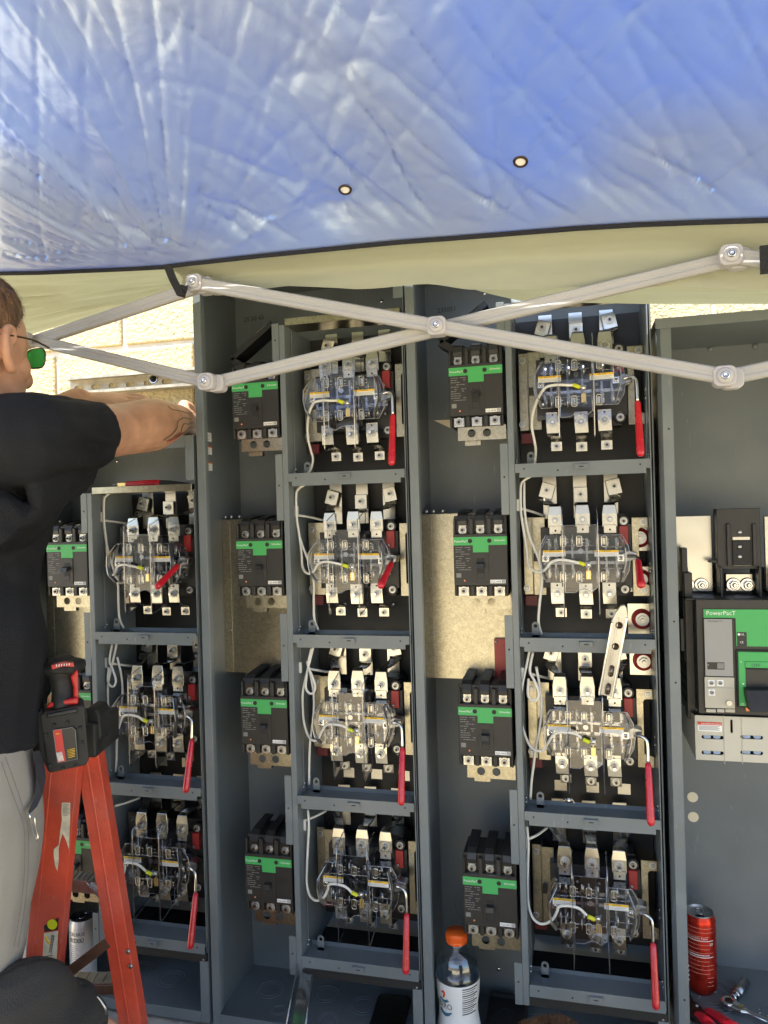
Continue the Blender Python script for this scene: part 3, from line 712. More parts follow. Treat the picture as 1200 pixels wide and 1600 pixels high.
    # bypass side arms (thin bowed strips)
    for pts in (((614, 312), (582, 370), (580, 420), (592, 470), (612, 505)), ((935, 308), (962, 360), (968, 420), (955, 470), (940, 515))):
        q = MB(); q.strap([L7(x, y, .004 - (.012 if 350 < y < 480 else 0)) for x, y in pts], (0, .014, 0), .0016, 'steel'); q.build('bypass_arm', t, bevel=.0003)
    q = MB(); c = L7(985, 400, .03); q.prism([(c.x - .012, c.z - .01), (c.x + .010, c.z - .004), (c.x + .012, c.z + .008), (c.x - .004, c.z + .012), (c.x - .014, c.z + .006)], .02, .045, 'steel'); q.build('lever_hub', t, bevel=.001)
    return t
def handle(kind):
    c = L7(975, 398, .015); q = MB()
    if kind == 'down':
        R0 = [c, c + V((.010, -.006, .0015)), c + V((.0185, -.010, -.002)), c + V((.0215, -.012, -.012)), c + V((.022, -.014, -.044))]
        q.tube(R0, .0030, 'chrome', 10, 6); a = R0[-1]; b = a + V((.001, -.030, -.098)); mid = a.lerp(b, .5)
    else:
        R0 = [c, c + V((.010, -.012, .001)), c + V((.014, -.026, -.001)), c + V((.0145, -.034, -.006))]
        q.tube(R0, .0030, 'steel', 10, 6); a = R0[-1]; b = a + V((-.002, -.080, -.036)); mid = a.lerp(b, .5)
    return q, a, b
def lever(parent, kind):
    q, a, b = handle(kind); o = q.build('lever_rod', parent)
    d = (b - a).normalized()
    q = MB(); q.lathe(a, [(.0030, -.001), (.0048, 0), (.0056, .006), (.0062, .05), (.0070, (b - a).length - .010), (.0066, (b - a).length - .004), (.004, (b - a).length), (.0001, (b - a).length + .001)], 'red_vinyl', 18, d)
    q.build('lever_grip', parent)
def wires(parent, kind):
    W_ = {0: [[(L7(x, y, Y, 2.857, 640, 440, 0)) for x, y, Y in ((752, 472, -.004), (700, 462, -.010), (655, 461, -.010), (612, 470, -.006), (590, 492, .0), (568, 535, .01), (550, 590, .025), (546, 650, .035), (556, 705, .04), (563, 750, .045), (560, 800, .03), (556, 816, .01))]],
          1: [[L7(x, y, Y) for x, y, Y in ((755, 425, -.004), (720, 416, -.010), (665, 410, -.010), (625, 422, -.006), (603, 450, .0), (578, 468, .005), (548, 460, .01), (524, 430, .02), (516, 370, .025), (500, 280, .03), (487, 200, .03), (484, 90, .03), (497, 60, .03), (535, 36, .03))],
              [L7(x, y, Y) for x, y, Y in ((492, 60, .04), (498, 190, .035), (520, 300, .03), (560, 390, .02), (582, 460, .02), (584, 520, .03), (577, 600, .035), (574, 690, .04), (590, 745, .045))],
              [L7(x, y, Y) for x, y, Y in ((486, 185, .03), (540, 198, .07), (592, 216, .10))]],
          2: [[L7(x, y, Y, 3.158, 680, 1000, 2) for x, y, Y in ((738, 484, -.004), (700, 469, -.010), (640, 461, -.010), (598, 470, -.006), (570, 505, .0), (545, 545, .005), (510, 548, .01), (475, 520, .02), (450, 460, .025), (437, 400, .03), (433, 300, .03), (450, 210, .03), (472, 120, .03), (488, 50, .03))],
              [L7(x, y, Y, 3.158, 680, 1000, 2) for x, y, Y in ((484, 60, .03), (468, 150, .028), (490, 200, .026), (512, 262, .026), (500, 298, .026), (475, 296, .026), (458, 265, .026), (462, 190, .028))],
              [L7(x, y, Y, 3.158, 680, 1000, 2) for x, y, Y in ((480, 130, .035), (500, 230, .04), (512, 330, .04), (505, 440, .04), (490, 520, .04), (480, 620, .04), (472, 700, .045), (470, 785, .045))],
              [L7(x, y, Y, 3.158, 680, 1000, 2) for x, y, Y in ((470, 168, .03), (510, 178, .06), (556, 188, .10))]],
          3: [[L7(x, y, Y, 3, 660, 1260, 3) for x, y, Y in ((785, 498, -.004), (742, 484, -.010), (690, 471, -.010), (650, 474, -.006), (640, 495, .0), (620, 530, .005), (590, 550, .01), (555, 550, .015), (522, 520, .02), (505, 460, .025), (502, 380, .03), (506, 280, .03), (511, 180, .03), (506, 95, .03))],
              [L7(x, y, Y, 3, 660, 1260, 3) for x, y, Y in ((505, 150, .03), (545, 130, .05), (585, 100, .08))]]}[kind]
    for p_ in W_:
        if p_ is W_[0]: p_[0] = L7(754, 425, -.004)
        MB().tube(p_, .0025, 'wire', 8, 5).build('bonding_wire', parent)
    if kind:
        c = {1: L7(483, 172, .02), 2: L7(478, 165, .02), 3: L7(478, 165, .02)}[kind]
        MB().box(c.x - .0005 - .006, c.x + .004, .030, .036, c.z - .010, c.z + .012, 'wire').build('wire_anchor', parent, bevel=.0008)
mp = meter_proto()
mt_lab = {
 ('C', 0): 'clear meter socket at the top of the third cabinet, crossed by the white tent bar',
 ('C', 1): 'clear meter socket right above the tip of the aluminium level, red lever swung forward',
 ('C', 2): 'clear meter socket that the foot of the aluminium level touches',
 ('C', 3): 'clear meter socket lowest in the third cabinet, right of the orange capped bottle',
 ('B', 0): 'clear meter socket behind the lower white tent bar, top of the stickered cabinet',
 ('B', 1): 'clear meter socket in the middle cabinet with its red lever swung forward',
 ('B', 2): 'clear meter socket in the middle cabinet with a looped white wire and hanging red lever',
 ('B', 3): 'clear meter socket lowest in the middle cabinet, above the black phone',
 ('A', 1): 'clear meter socket just under the red handled knife, lever swung forward',
 ('A', 2): 'clear meter socket in the left cabinet level with the red and black power tool',
 ('A', 3): 'clear meter socket beside the orange ladder rail, lowest in the left cabinet'}
insts = []
for c, Xc, rows in (('C', 0, (0, 1, 2, 3)), ('B', -.4452, (0, 1, 2, 3)), ('A', -.8942, (1, 2, 3))):
    for k in rows: insts.append((c, Xc, k))
objs = [mp] + [copy_tree(mp) for _ in insts[1:]]
for o, (c, Xc, k) in zip(objs, insts):
    o.location = (Xc, 0, -k * P); o['label'] = mt_lab[(c, k)]
# levers and wires: built once per kind, then copied to each socket
def kids_of(fn, k):
    hold = thing('x', '', ''); fn(hold, k); ks = [o for o in SC.objects if o.parent == hold]
    for o in ks: o.parent = None
    bpy.data.objects.remove(hold); return ks
lib = {('l', 'down'): kids_of(lever, 'down'), ('l', 'out'): kids_of(lever, 'out')}
for i in range(4): lib[('w', i)] = kids_of(wires, i)
usedlib = set(); RNG = random.Random(5)
for o, (c, Xc, k) in zip(objs, insts):
    lev = RNG.uniform(-.018, .018)
    for key in (('l', 'out' if k == 1 else 'down'), ('w', k)):
        for s_ in lib[key]:
            q = s_ if key not in usedlib else s_.copy()
            if q is not s_: COL.objects.link(q)
            q.rotation_euler.y = RNG.uniform(-.03, .03) if key[0] == 'w' and q.name.startswith('bonding_wire') and k else lev if key[1] == 'down' else 0
            q.parent = o
        usedlib.add(key)

# ------------------------------------------------------------------ far right cabinet with the big breaker
DL = .2515; DZT = .243; DF = -1.045; DB = .28; DR = .78
dt = thing('switchgear_cabinet', 'wide grey cabinet at the far right holding one large green breaker', 'cabinet', (DL + .2, 0, DF), 'grey electrical cabinets in a row')
q = MB(); q.box(DL + .006, DL + .0075, .0, DB, DF, DZT, 'paint').box(DL + .006, DL + .024, -.008, -.006, DF - .06, DZT - .016, 'paint')
q.add([(DL, .012, DF - .06), (DL + .0065, -.0075, DF - .06), (DL + .0065, -.0075, DZT - .016), (DL, .012, DZT - .016), (DL + .003, .012, DF - .06), (DL + .008, -.0065, DF - .06), (DL + .008, -.0065, DZT - .016), (DL + .003, .012, DZT - .016)], [(0, 1, 2, 3), (4, 7, 6, 5), (0, 4, 5, 1), (3, 2, 6, 7), (0, 3, 7, 4)], 'paint')
for z in (at(1048, 970, 0).z, at(1052, 1065, 0).z, at(1067, 1558, 0).z, .05): q.screw((DL + .016, -.008, z), .0018, 'rubber')
par(q.build('side_wall', bevel=.001), dt)
par(MB().box(DR, DR + .0015, 0, DB, DF, DZT, 'paint').box(DR - .018, DR, -.008, -.006, DF - .06, DZT - .016, 'paint').build('side_wall'), dt)
hl = []
for px, py in ((1082, 1245), (1083, 1276)):
    c = at(px, py, DB); hl.append(circ(c.x, c.z, .0105, 20))
par(MB().prism([(DL + .0075, DF), (DR, DF), (DR, DZT), (DL + .0075, DZT)], DB - .0015, DB, 'paint', hl).build('back_wall'), dt)
for px, py in ((1082, 1245), (1083, 1276)):
    c = at(px, py, DB); par(MB().cyl((c.x, DB - .0025, c.z), (c.x, DB + .001, c.z), .0107, n=24, mt='cream_light').build('painted_hole_light', bevel=.0005), dt)  # cream discs fill the holes in place of the bright light behind
par(MB().box(DL - .002, DR + .002, -.010, DB, DZT - .002, DZT, 'paint').box(DL - .002, DR + .002, -.0118, -.0100, DZT - .018, DZT, 'paint').build('roof', bevel=.0012), dt)
q = MB(); q.box(DL + .0075, DR, -.004, DB - .002, DF - .0015, DF, 'paint').box(DL + .0075, DR, -.0075, -.006, DF - .03, DF + .0, 'paint')
for cx, cy, r in ((.335, .17, .052), (.475, .13, .055)):
    for k in (1, .82, .64, .46): q.ring([(cx + r * k * math.cos(a / 30 * 2 * PI), cy + r * k * math.sin(a / 30 * 2 * PI), DF + .0002) for a in range(30)], .0011, 'paint')
for i in range(14): q.box(*[v for v in (lambda x, y, s: (x, x + s, y, y + s * .7, DF, DF + s * .4))(random.uniform(.3, .5), random.uniform(.05, .26), random.uniform(.0012, .003))], 'label_white')
par(q.build('floor'), dt)
for px, py in ((1110, 545), (1180, 541)):
    par(MB().screw(at(px, py, DB - .002), .006, 'paint').build('screw'), dt)

def L1(cx, cy, Y): return at(1000 + cx / 3.3333, 760 + cy / 3.3333, Y)
YB = .035
bt = thing('main_breaker', 'large black and green main breaker with grey trip unit in the far right cabinet', 'breaker', (.42, .1, -.35))
def R1(q, x0, y0, x1, y1, Y, Y2, mt):
    a, b = L1(x0, y0, Y), L1(x1, y1, Y); q.box(a.x, b.x, Y, Y2, b.z, a.z, mt); return a, b
q = MB(); a, b = L1(290, 590, YB), L1(760, 1195, YB); BZT, BZB, BXL, BXR = a.z, b.z - .001, a.x, b.x
q.box(BXL, BXR, YB, .20, BZB, BZT, 'black_plastic')
q.box(BXL - .014, BXL, YB + .035, .20, BZB - .02, BZT + .045, 'black_plastic').box(BXR, BXR + .014, YB + .035, .20, BZB - .02, BZT + .045, 'black_plastic')
q.box(BXL - .016, BXL - .006, .08, .11, BZT - .12, BZT + .09, 'black_plastic').box(BXL - .022, BXL - .016, .075, .10, BZT - .10, BZT - .04, 'black_plastic')
for i in range(8): q.box(BXL - .0155, BXL - .014, .08, .19, BZB + .01 + i * .02, BZB + .012 + i * .02, 'rubber')
par(q.build('case', bevel=.0025), bt)
q = MB(); x0, y1 = L1(330, 640, YB - .002).xz; xe, ye = L1(745, 835, YB - .002).xz
xa, za = L1(497, 685, YB - .002).xz
q.prism([(x0, y1), (x0, za), (xa, za), (xa, ye), (xe, ye), (xe, y1)][::-1], YB - .003, YB, 'green'); q.text('PowerPacT', (x0 + .004, YB - .0033, L1(345, 668, YB).z), .0105, 'white_print')
a, b = L1(503, 757, YB), L1(555, 833, YB); q.box(a.x, b.x, YB - .0036, YB - .003, b.z, a.z, 'label_black')
q.cyl((a.x + .003, YB - .004, a.z - .004), (a.x + .003, YB - .0036, a.z - .004), .0022, n=12, mt='white_print').text('CE', (a.x + .004, YB - .004, b.z + .006), .005, 'white_print').text('UL', (a.x + .006, YB - .004, a.z - .0055), .005, 'white_print')
par(q.build('green_cover', bevel=.001), bt)
q = MB(); R1(q, 330, 688, 495, 1178, YB - .0055, YB, 'rubber'); R1(q, 333, 690, 487, 990, YB - .0075, YB - .0055, 'unit_grey'); R1(q, 336, 992, 495, 1158, YB - .0075, YB - .0055, 'unit_beige')
R1(q, 350, 915, 440, 955, YB - .0079, YB - .0075, 'label_black'); R1(q, 402, 920, 438, 950, YB - .0082, YB - .0079, 'grey_print')
c = L1(352, 932, YB - .0082); q.text('LI', c, .0028, 'white_print'); q.text('Micrologic 3.0', L1(352, 705, YB - .0078), .0042, 'label_black')
for cx, cy in ((372, 1024), (418, 1024), (374, 1074)):
    c = L1(cx, cy, YB - .0078); q.box(c.x - .0055, c.x + .0055, YB - .0079, YB - .0075, c.z - .0055, c.z + .0055, 'label_white'); q.cyl(c, c + V((0, -.003, 0)), .0034, n=16, mt='unit_grey')
    q.obox(c + V((0, -.0032, 0)), (.0026, 0, .001), (0, .0002, 0), (-.0002, 0, .0005), 'label_black')
c = L1(464, 1128, YB - .0078); q.cyl(c, c + V((0, -.003, 0)), .0052, n=18, mt='steel')
R1(q, 345, 1160, 395, 1178, YB - .0075, YB - .0055, 'unit_beige'); R1(q, 402, 1160, 440, 1178, YB - .0075, YB - .0055, 'unit_beige'); R1(q, 445, 1160, 495, 1178, YB - .0075, YB - .0055, 'unit_beige')
q.tube([L1(345, 1048, YB - .0078), L1(490, 1050, YB - .0078)], .0003, 'grey_print', 4, 1)
par(q.build('trip_unit', bevel=.0006), bt)
q = MB(); a, b = L1(507, 858, YB), L1(740, 1147, YB); hx0, hz0 = L1(545, 910, YB).xz; hx1, hz1 = L1(702, 1150, YB).xz
q.prism([(a.x, b.z), (b.x, b.z), (b.x, a.z), (a.x, a.z)], YB - .006, YB - .001, 'green', [[(hx0, hz0), (hx1, hz0), (hx1, b.z + .004), (hx0, b.z + .004)]])
q.text('I', L1(524, 920, YB - .0063), .006, 'white_print').text('O', L1(528, 1140, YB - .0063), .006, 'white_print')
c = L1(531, 1025, YB - .0063); q.add([c, c + V((.004, 0, 0)), c + V((.002, 0, -.0035))], [(0, 1, 2)], 'white_print')
q.box(a.x - .003, b.x + .003, YB - .004, YB - .0005, b.z - .003, a.z + .003, 'rubber')
par(q.build('handle_window', bevel=.0008), bt)
q = MB(); R1(q, 548, 912, 700, 948, YB - .008, YB - .004, 'green'); q.text('OFF', L1(580, 940, YB - .0085), .0085, 'green_dark')
R1(q, 548, 950, 700, 1060, YB - .0055, YB - .004, 'black_plastic')
a, b, c, d = L1(552, 1062, YB - .03), L1(700, 1062, YB - .03), L1(575, 1175, YB - .045), L1(700, 1175, YB - .045)
q.add([a, b, d, c] + [v + V((0, .03, 0)) for v in (a, b, d, c)], [(0, 1, 2, 3), (4, 7, 6, 5), (0, 4, 5, 1), (1, 5, 6, 2), (2, 6, 7, 3), (3, 7, 4, 0)], 'black_plastic')
R1(q, 552, 1152, 572, 1172, YB - .007, YB, 'orange_dot')
par(q.build('operating_handle', bevel=.001), bt)
YP = .15
for i, off in enumerate((-240, 0, 240)):
    q = MB()
    if off: R1(q, 405 + off, 155, 622 + off, 548, .135, .141, 'tinned')
    else:
        R1(q, 445, 455, 590, 548, .120, .141, 'tinned')
    for bx in (487, 560): q.nut(L1(bx + off, 512, .118 if not off else .133), .009, .010, 'chrome')
    par(q.build('line_bar', bevel=.0012), bt)
q = MB(); a, b = R1(q, 397, 118, 632, 430, .10, .135, 'black_plastic'); 
R1(q, 450, 195, 478, 415, .094, .10, 'black_plastic'); R1(q, 585, 195, 612, 415, .094, .10, 'black_plastic')
R1(q, 480, 262, 575, 280, .0985, .10, 'tinned'); R1(q, 482, 284, 580, 408, .096, .10, 'rubber'); R1(q, 482, 409, 580, 413, .0985, .10, 'tinned')
for yy in (238, 314, 366): q.screw(L1(519, yy, .096 if yy > 250 else .1), .0042, 'steel')
R1(q, 360, 384, 400, 397, .10, .12, 'black_plastic')
par(q.build('terminal_cover', bevel=.0015), bt)
q = MB()
for xx in (245, 425, 628, 825):
    R1(q, xx - 10, 420, xx + 10, 600, .085, .16, 'black_plastic')
for off in (-240, 0, 240):
    a, b = L1(425 + off + 25, 548, .12), L1(425 + off + 190, 575, .06)
    q.add([(a.x, .13, a.z - .004), (b.x, .13, a.z - .004), (b.x, YB + .012, BZT + .001), (a.x, YB + .012, BZT + .001), (a.x, .13, a.z - .008), (b.x, .13, a.z - .008), (b.x, YB + .012, BZT - .003), (a.x, YB + .012, BZT - .003)], [(0, 1, 2, 3), (4, 7, 6, 5), (0, 4, 5, 1), (1, 5, 6, 2), (2, 6, 7, 3), (3, 7, 4, 0)], 'black_plastic')
par(q.build('phase_barrier', bevel=.001), bt)
q = MB(); yS = .045
a, b = L1(285, 1192, yS), L1(765, 1447, yS)
hs = []
for sx in (378, 582):
    for sy in (1307, 1388):
        c = L1(sx, sy, yS); hs.append(rrect(c.x, c.z, .037, .0065, .0032))
c = L1(477, 1250, yS); hs.append(rrect(c.x, c.z, .004, .024, .0019))
q.prism([(a.x, b.z), (b.x, b.z), (b.x, a.z), (a.x, a.z)], yS, yS + .003, 'beige_plastic', hs)
q.add([(a.x, yS, a.z), (a.x, yS, b.z), (a.x - .013, yS + .09, b.z + .03), (a.x - .013, yS + .09, a.z)], [(0, 1, 2, 3)], 'beige_plastic')
q.box(a.x + .001, b.x - .001, yS + .003, yS + .10, b.z, b.z + .003, 'beige_plastic')
q.box(a.x + .002, b.x - .002, yS + .03, yS + .033, b.z + .003, a.z, 'rubber')
R1(q, 437, 1192, 440, 1446, yS - .0008, yS, 'unit_beige'); R1(q, 530, 1200, 533, 1446, yS - .0008, yS, 'unit_beige')
for sx in (350, 400, 555, 610):
    for sy in (1300, 1382): q.cyl(L1(sx, sy, yS + .012), L1(sx, sy, yS + .02), .0065, n=16, mt='steel')
par(q.build('terminal_shield', bevel=.0008), bt)
q = MB(); a, b = L1(300, 1225, yS - .001), L1(427, 1279, yS - .001); q.box(a.x, b.x, yS - .0008, yS, b.z, a.z, 'label_white').box(a.x, b.x, yS - .0014, yS - .0008, a.z - .0055, a.z, 'label_red')
q.text('DANGER/PELIGRO', (a.x + .0055, yS - .0017, a.z - .0045), .0041, 'white_print')
for l in range(5): q.box(a.x + .002, b.x - .003 - .003 * (l % 2), yS - .0012, yS - .0008, a.z - .0078 - l * .0017, a.z - .0072 - l * .0017, 'grey_print')
par(q.build('danger_label'), bt)

# ------------------------------------------------------------------ tent: frame, roof and hem
DT = [1.33, 1.22, 1.11, 1.0]
J0 = dep(52, 531, DT[0]); J1t, J1b = dep(310, 445, DT[1]), dep(328, 598, DT[1]); J2 = dep(685, 512, DT[2]); J3t, J3b = dep(1140, 403, DT[3]), dep(1130, 590, DT[3])
D1 = ((J3t + J3b) / 2 - (J1t + J1b) / 2); Dn = V((D1.x, D1.y, 0)).normalized(); Tn = V((Dn.y, -Dn.x, 0))       # Tn points back to the viewer
half = D1.length / 2
J4 = (J3t + J3b) / 2 + D1 / 2 + V((0, 0, .005)); J5t = J3t + D1; J5b = J3b + D1
Jmt, Jmb = J1t - D1, J1b - D1
tent = thing('pop_up_canopy', 'pop-up canopy with blue roof, black hem and light grey crossed truss bars', 'canopy tent', (J2.x, J2.y, GR))
def tbar(a, b, off, ext=0):
    d = (b - a).normalized(); a = a - d * ext + Tn * off; b = b + d * ext + Tn * off
    q = MB(); n_ = d.cross(Tn).normalized(); h_, t_ = .0102, .006
    prof = [(-h_, -t_ * .6), (-h_ * .8, -t_), (h_ * .8, -t_), (h_, -t_ * .6), (h_, t_ * .6), (h_ * .8, t_), (h_ * .3, t_), (h_ * .25, t_ * .85), (-h_ * .25, t_ * .85), (-h_ * .3, t_), (-h_ * .8, t_), (-h_, t_ * .6)]
    vs = [c + n_ * u + Tn * v for c in (a, b) for u, v in prof]; k = len(prof)
    q.add(vs, [(i, (i + 1) % k, k + (i + 1) % k, k + i) for i in range(k)] + [tuple(range(k))[::-1], tuple(range(k, 2 * k))], 'bar_paint')
    par(q.build('truss_bar', bevel=.0008), tent)
o1, o2 = .008, -.008
tbar(J1t, J2, o1); tbar(J2, J3b, o1, .0); tbar(J1b, J2, o2); tbar(J2, J3t, o2)
tbar(J0, J1t, o2); tbar(J0, J1b, o1 - .016 + .001, 0)
tbar(J3t, J4, o1); tbar(J3b, J4, o2); tbar(J4, J5t, o2); tbar(J4, J5b, o1)
Jz = J0 + (J0 - (J1t + J1b) / 2); tbar(Jmt, J0, o1); tbar(Jmb, J0, o2)
for j, c in ((J1t, 1), (J1b, 1), (J2, 0), (J3t, 1), (J3b, 1)):
    q = MB(); f = j + Tn * .017
    pts = rrect(0, 0, .028, .027, .008)
    a_ = Dn; b_ = V((0, 0, 1))
    vs = [j + a_ * x + b_ * z + Tn * tt for tt in (-.006, .0165) for x, z in pts]; k = len(pts)
    q.add(vs, [(i, (i + 1) % k, k + (i + 1) % k, k + i) for i in range(k)] + [tuple(range(k))[::-1], tuple(range(k, 2 * k))], 'bracket_plastic')
    if c:
        vs = [j + a_ * (x + .011) + b_ * (z - .002) + Tn * tt for tt in (-.014, .004) for x, z in pts]
        q.add(vs, [(i, (i + 1) % k, k + (i + 1) % k, k + i) for i in range(k)] + [tuple(range(k))[::-1], tuple(range(k, 2 * k))], 'bracket_plastic')
    q.lathe(f, [(.0105, 0), (.0105, .0015), (.0085, .003), (.0001, .003)], 'bracket_plastic', 20, Tn)
    q.lathe(f + Tn * .003, [(.0056, 0), (.0055, .0025), (.003, .003), (.003, .001), (.0001, .001)], 'chrome', 18, Tn)
    par(q.build('joint_bracket', bevel=.0015), tent)

# eave line of the roof (u along the truss direction)
org = (J1t + J1b) / 2
def eave_pt(px, py):
    # on the vertical plane through the truss, 3 cm nearer to the viewer
    pl = org + Tn * .03; d = ray(px, py); t_ = (pl - CP).dot(Tn) / d.dot(Tn); return CP + d * t_
EP = [eave_pt(x, y) for x, y in ((-60, 428), (0, 425), (60, 424), (130, 421), (200, 418), (255, 415), (275, 412), (330, 406), (400, 398), (500, 388), (620, 376), (700, 370), (800, 362), (900, 354), (1000, 348), (1100, 344), (1200, 341), (1280, 340))]
eu = [(p - org).dot(Dn) for p in EP]; ez = [p.z for p in EP]
def eave_z(u):
    if u <= eu[0]: return ez[0] + (u - eu[0]) * 0.02
    if u >= eu[-1]: return ez[-1] - (u - eu[-1]) * .02
    for i in range(len(eu) - 1):
        if eu[i] <= u <= eu[i + 1]: return ez[i] + (ez[i + 1] - ez[i]) * (u - eu[i]) / (eu[i + 1] - eu[i])
uc = (eave_pt(265, 414) - org).dot(Dn)
SLOPE = math.tan(math.radians(25))
def roof_pt(u, s):
    b = org + Tn * .03 + Dn * u
    z = eave_z(u) + s * SLOPE
    z = z * 1.0 + 0
    if s > 1.25: z = eave_z(u) + 1.25 * SLOPE - (s - 1.25) * SLOPE
    # radial pull folds running out from the tied corner, slack between them, and sharp pressed creases
    du, ds = u - uc, s + .02
    ang = math.atan2(ds, du); rr = math.hypot(du, ds); fold = 0
    w1 = math.exp(-((rr) / .70) ** 2) * min(1, rr / .16)
    lw_ = 1.0 if du < .12 else .55
    a1 = ang * 6.5 + noise.noise(V((rr * 1.8, ang * 1.0, 3))) * 2.2
    fold += (abs(math.sin(a1)) ** .6 - .6) * .019 * w1 * (.7 + .6 * noise.noise(V((ang * 2, 7, 1)))) * lw_
    a2 = ang * 23 + noise.noise(V((rr * 2.5, ang * 2, 9))) * 2.4
    fold += (1 - abs(math.sin(a2))) ** 4 * .0060 * w1 * lw_ * (.4 + abs(noise.noise(V((rr * 6, ang * 3, 4)))) * 2)
    def crease(x, y, sd, pw): return max(0, 1 - abs(noise.noise(V((x, y, sd)))) * 3.2) ** pw
    w2 = math.exp(-((u - uc - .40) / .22) ** 2) * math.exp(-(s / .30) ** 2)
    fold += crease(u * 11 + s * 7, s * 5 - u * 2, 5, 3) * .010 * w2 * min(1, s / .04)
    w3 = math.exp(-(s / .12) ** 2)
    fold += crease(u * 15 + s * 17, s * 3, 2, 3) * .007 * w3
    fold += crease(u * 12 + s * 8, s * 1.6 - u * .6, 31, 7) * .0030 + crease(u * 14 - s * 12, s * 1.5 + u * 1.2, 41, 8) * .0024 + crease(u * 24 + s * 14, s * 9, 61, 7) * .0016 + crease(u * 34 - s * 20, s * 14 + u * 5, 71, 7) * .0010
    big = noise.noise(V((u * 2.2 + 1.7, s * 2.6, .3))) * .034
    fine = noise.noise(V((u * 30 - s * 9, s * 24, 21))) * .0006
    zz = (fold + big + fine) * min(1, s / .05)
    return b + Tn * (s - .25 * zz) + V((0, 0, z - b.z + zz))
def sheet(fn, us, vs):
    P_ = [fn(u, v) for v in vs for u in us]; n_ = len(us)
    return P_, [(j * n_ + i, j * n_ + i + 1, (j + 1) * n_ + i + 1, (j + 1) * n_ + i) for j in range(len(vs) - 1) for i in range(n_ - 1)]
us = [-1.6 + .03 * i for i in range(35)] + [-.55 + i * .0042 for i in range(1, 381)]; us += [us[-1] + .03 * i for i in range(1, 40)]
ss = [i * .0042 for i in range(0, 140)]; ss += [ss[-1] + i * .05 for i in range(1, 40)]
pv, pf = sheet(roof_pt, us, ss)
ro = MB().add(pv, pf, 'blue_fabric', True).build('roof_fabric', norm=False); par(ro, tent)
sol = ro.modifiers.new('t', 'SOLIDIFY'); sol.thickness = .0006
ul = [u for u in us]
q = MB(); pts = [roof_pt(u, 0) + V((0, 0, -.001)) for u in ul]
q.strap([p + V((0, 0, -.0018)) for p in pts], (Tn * .003).to_tuple(), .0058, 'hem'); par(q.build('hem', norm=True), tent)
# grommets, each with a white disc painted in as the daylight
for px, py in ((535, 297), (815, 250)):
    best = None
    for u in us[30:420:2]:
        for s in ss[:140:2]:
            p_ = roof_pt(u, s); d = p_ - CP; f_ = d.dot(fw); x = 600 + FPX * d.dot(cR) / f_; y = 800 - FPX * d.dot(cU) / f_
            e = (x - px) ** 2 + (y - py) ** 2
            if best is None or e < best[0]: best = (e, p_, u, s)
    _, p_, u, s = best
    n_ = (roof_pt(u + .01, s) - roof_pt(u - .01, s)).cross(roof_pt(u, s + .01) - roof_pt(u, s - .01)).normalized()
    if n_.z > 0: n_ = -n_
    q = MB(); q.lathe(p_ + n_ * .0005, [(.0095, 0), (.0090, .0015), (.0070, .002), (.0062, .0008), (.0062, -.001)], 'jaw_dark', 24, n_)
    q.lathe(p_ + n_ * .001, [(.0064, 0), (.0001, .0001)], 'grommet_light' if 'grommet_light' in MATS else 'label_white', 20, n_)
    par(q.build('grommet'), tent)
# strap tied from hem to bar
e0 = eave_pt(262, 414)
q = MB(); q.strap([e0 + Tn * .002, eave_pt(270, 436), eave_pt(284, 462) + Tn * .002], (Dn * .014).to_tuple(), .002, 'strap_black')
b0_ = eave_pt(284, 454) - Tn * .025
q.bar(eave_pt(288, 446) , eave_pt(283, 464), Tn, .0012, .014, 'strap_black')
par(q.build('tie_strap'), tent)
q = MB(); e1 = eave_pt(1198, 398); q.strap([e1 + V((0, 0, .012)), e1, e1 + V((0, 0, -.024))], (Dn * .016).to_tuple(), .003, 'strap_black'); par(q.build('tie_strap'), tent)
# valance hanging below the hem
low = [(-60, 470), (60, 470), (240, 425), (285, 438), (310, 448), (425, 432), (540, 436), (620, 430), (660, 428), (725, 437), (815, 436), (910, 432), (970, 431), (1060, 431), (1140, 433), (1280, 436)]
lu = [((eave_pt(x, y) - org).dot(Dn), eave_pt(x, y).z) for x, y in low]
def low_z(u):
    if u <= lu[0][0]: return lu[0][1]
    if u >= lu[-1][0]: return lu[-1][1]
    for i in range(len(lu) - 1):
        if lu[i][0] <= u <= lu[i + 1][0]: return lu[i][1] + (lu[i + 1][1] - lu[i][1]) * (u - lu[i][0]) / (lu[i + 1][0] - lu[i][0])
def val_pt(u, v):
    z0, z1 = eave_z(u) + .004, low_z(u); p_ = org + Dn * u
    wob = (noise.noise(V((u * 9, v * 2, 4))) * .010 + noise.noise(V((u * 26, v * 6, 8))) * .003) * (.3 + v) - .004
    return V((p_.x, p_.y, z0 + (z1 - z0) * v)) + Tn * (.024 - .044 * min(1, v * 3) + wob * .7)
vu = [-1.0 + i * .012 for i in range(195)]
pv, pf = sheet(val_pt, [u for u in vu if u > uc - .02], [i / 10 for i in range(11)])
vo = MB().add(pv, pf, 'tan_fabric', True).build('valance', norm=False); par(vo, tent)

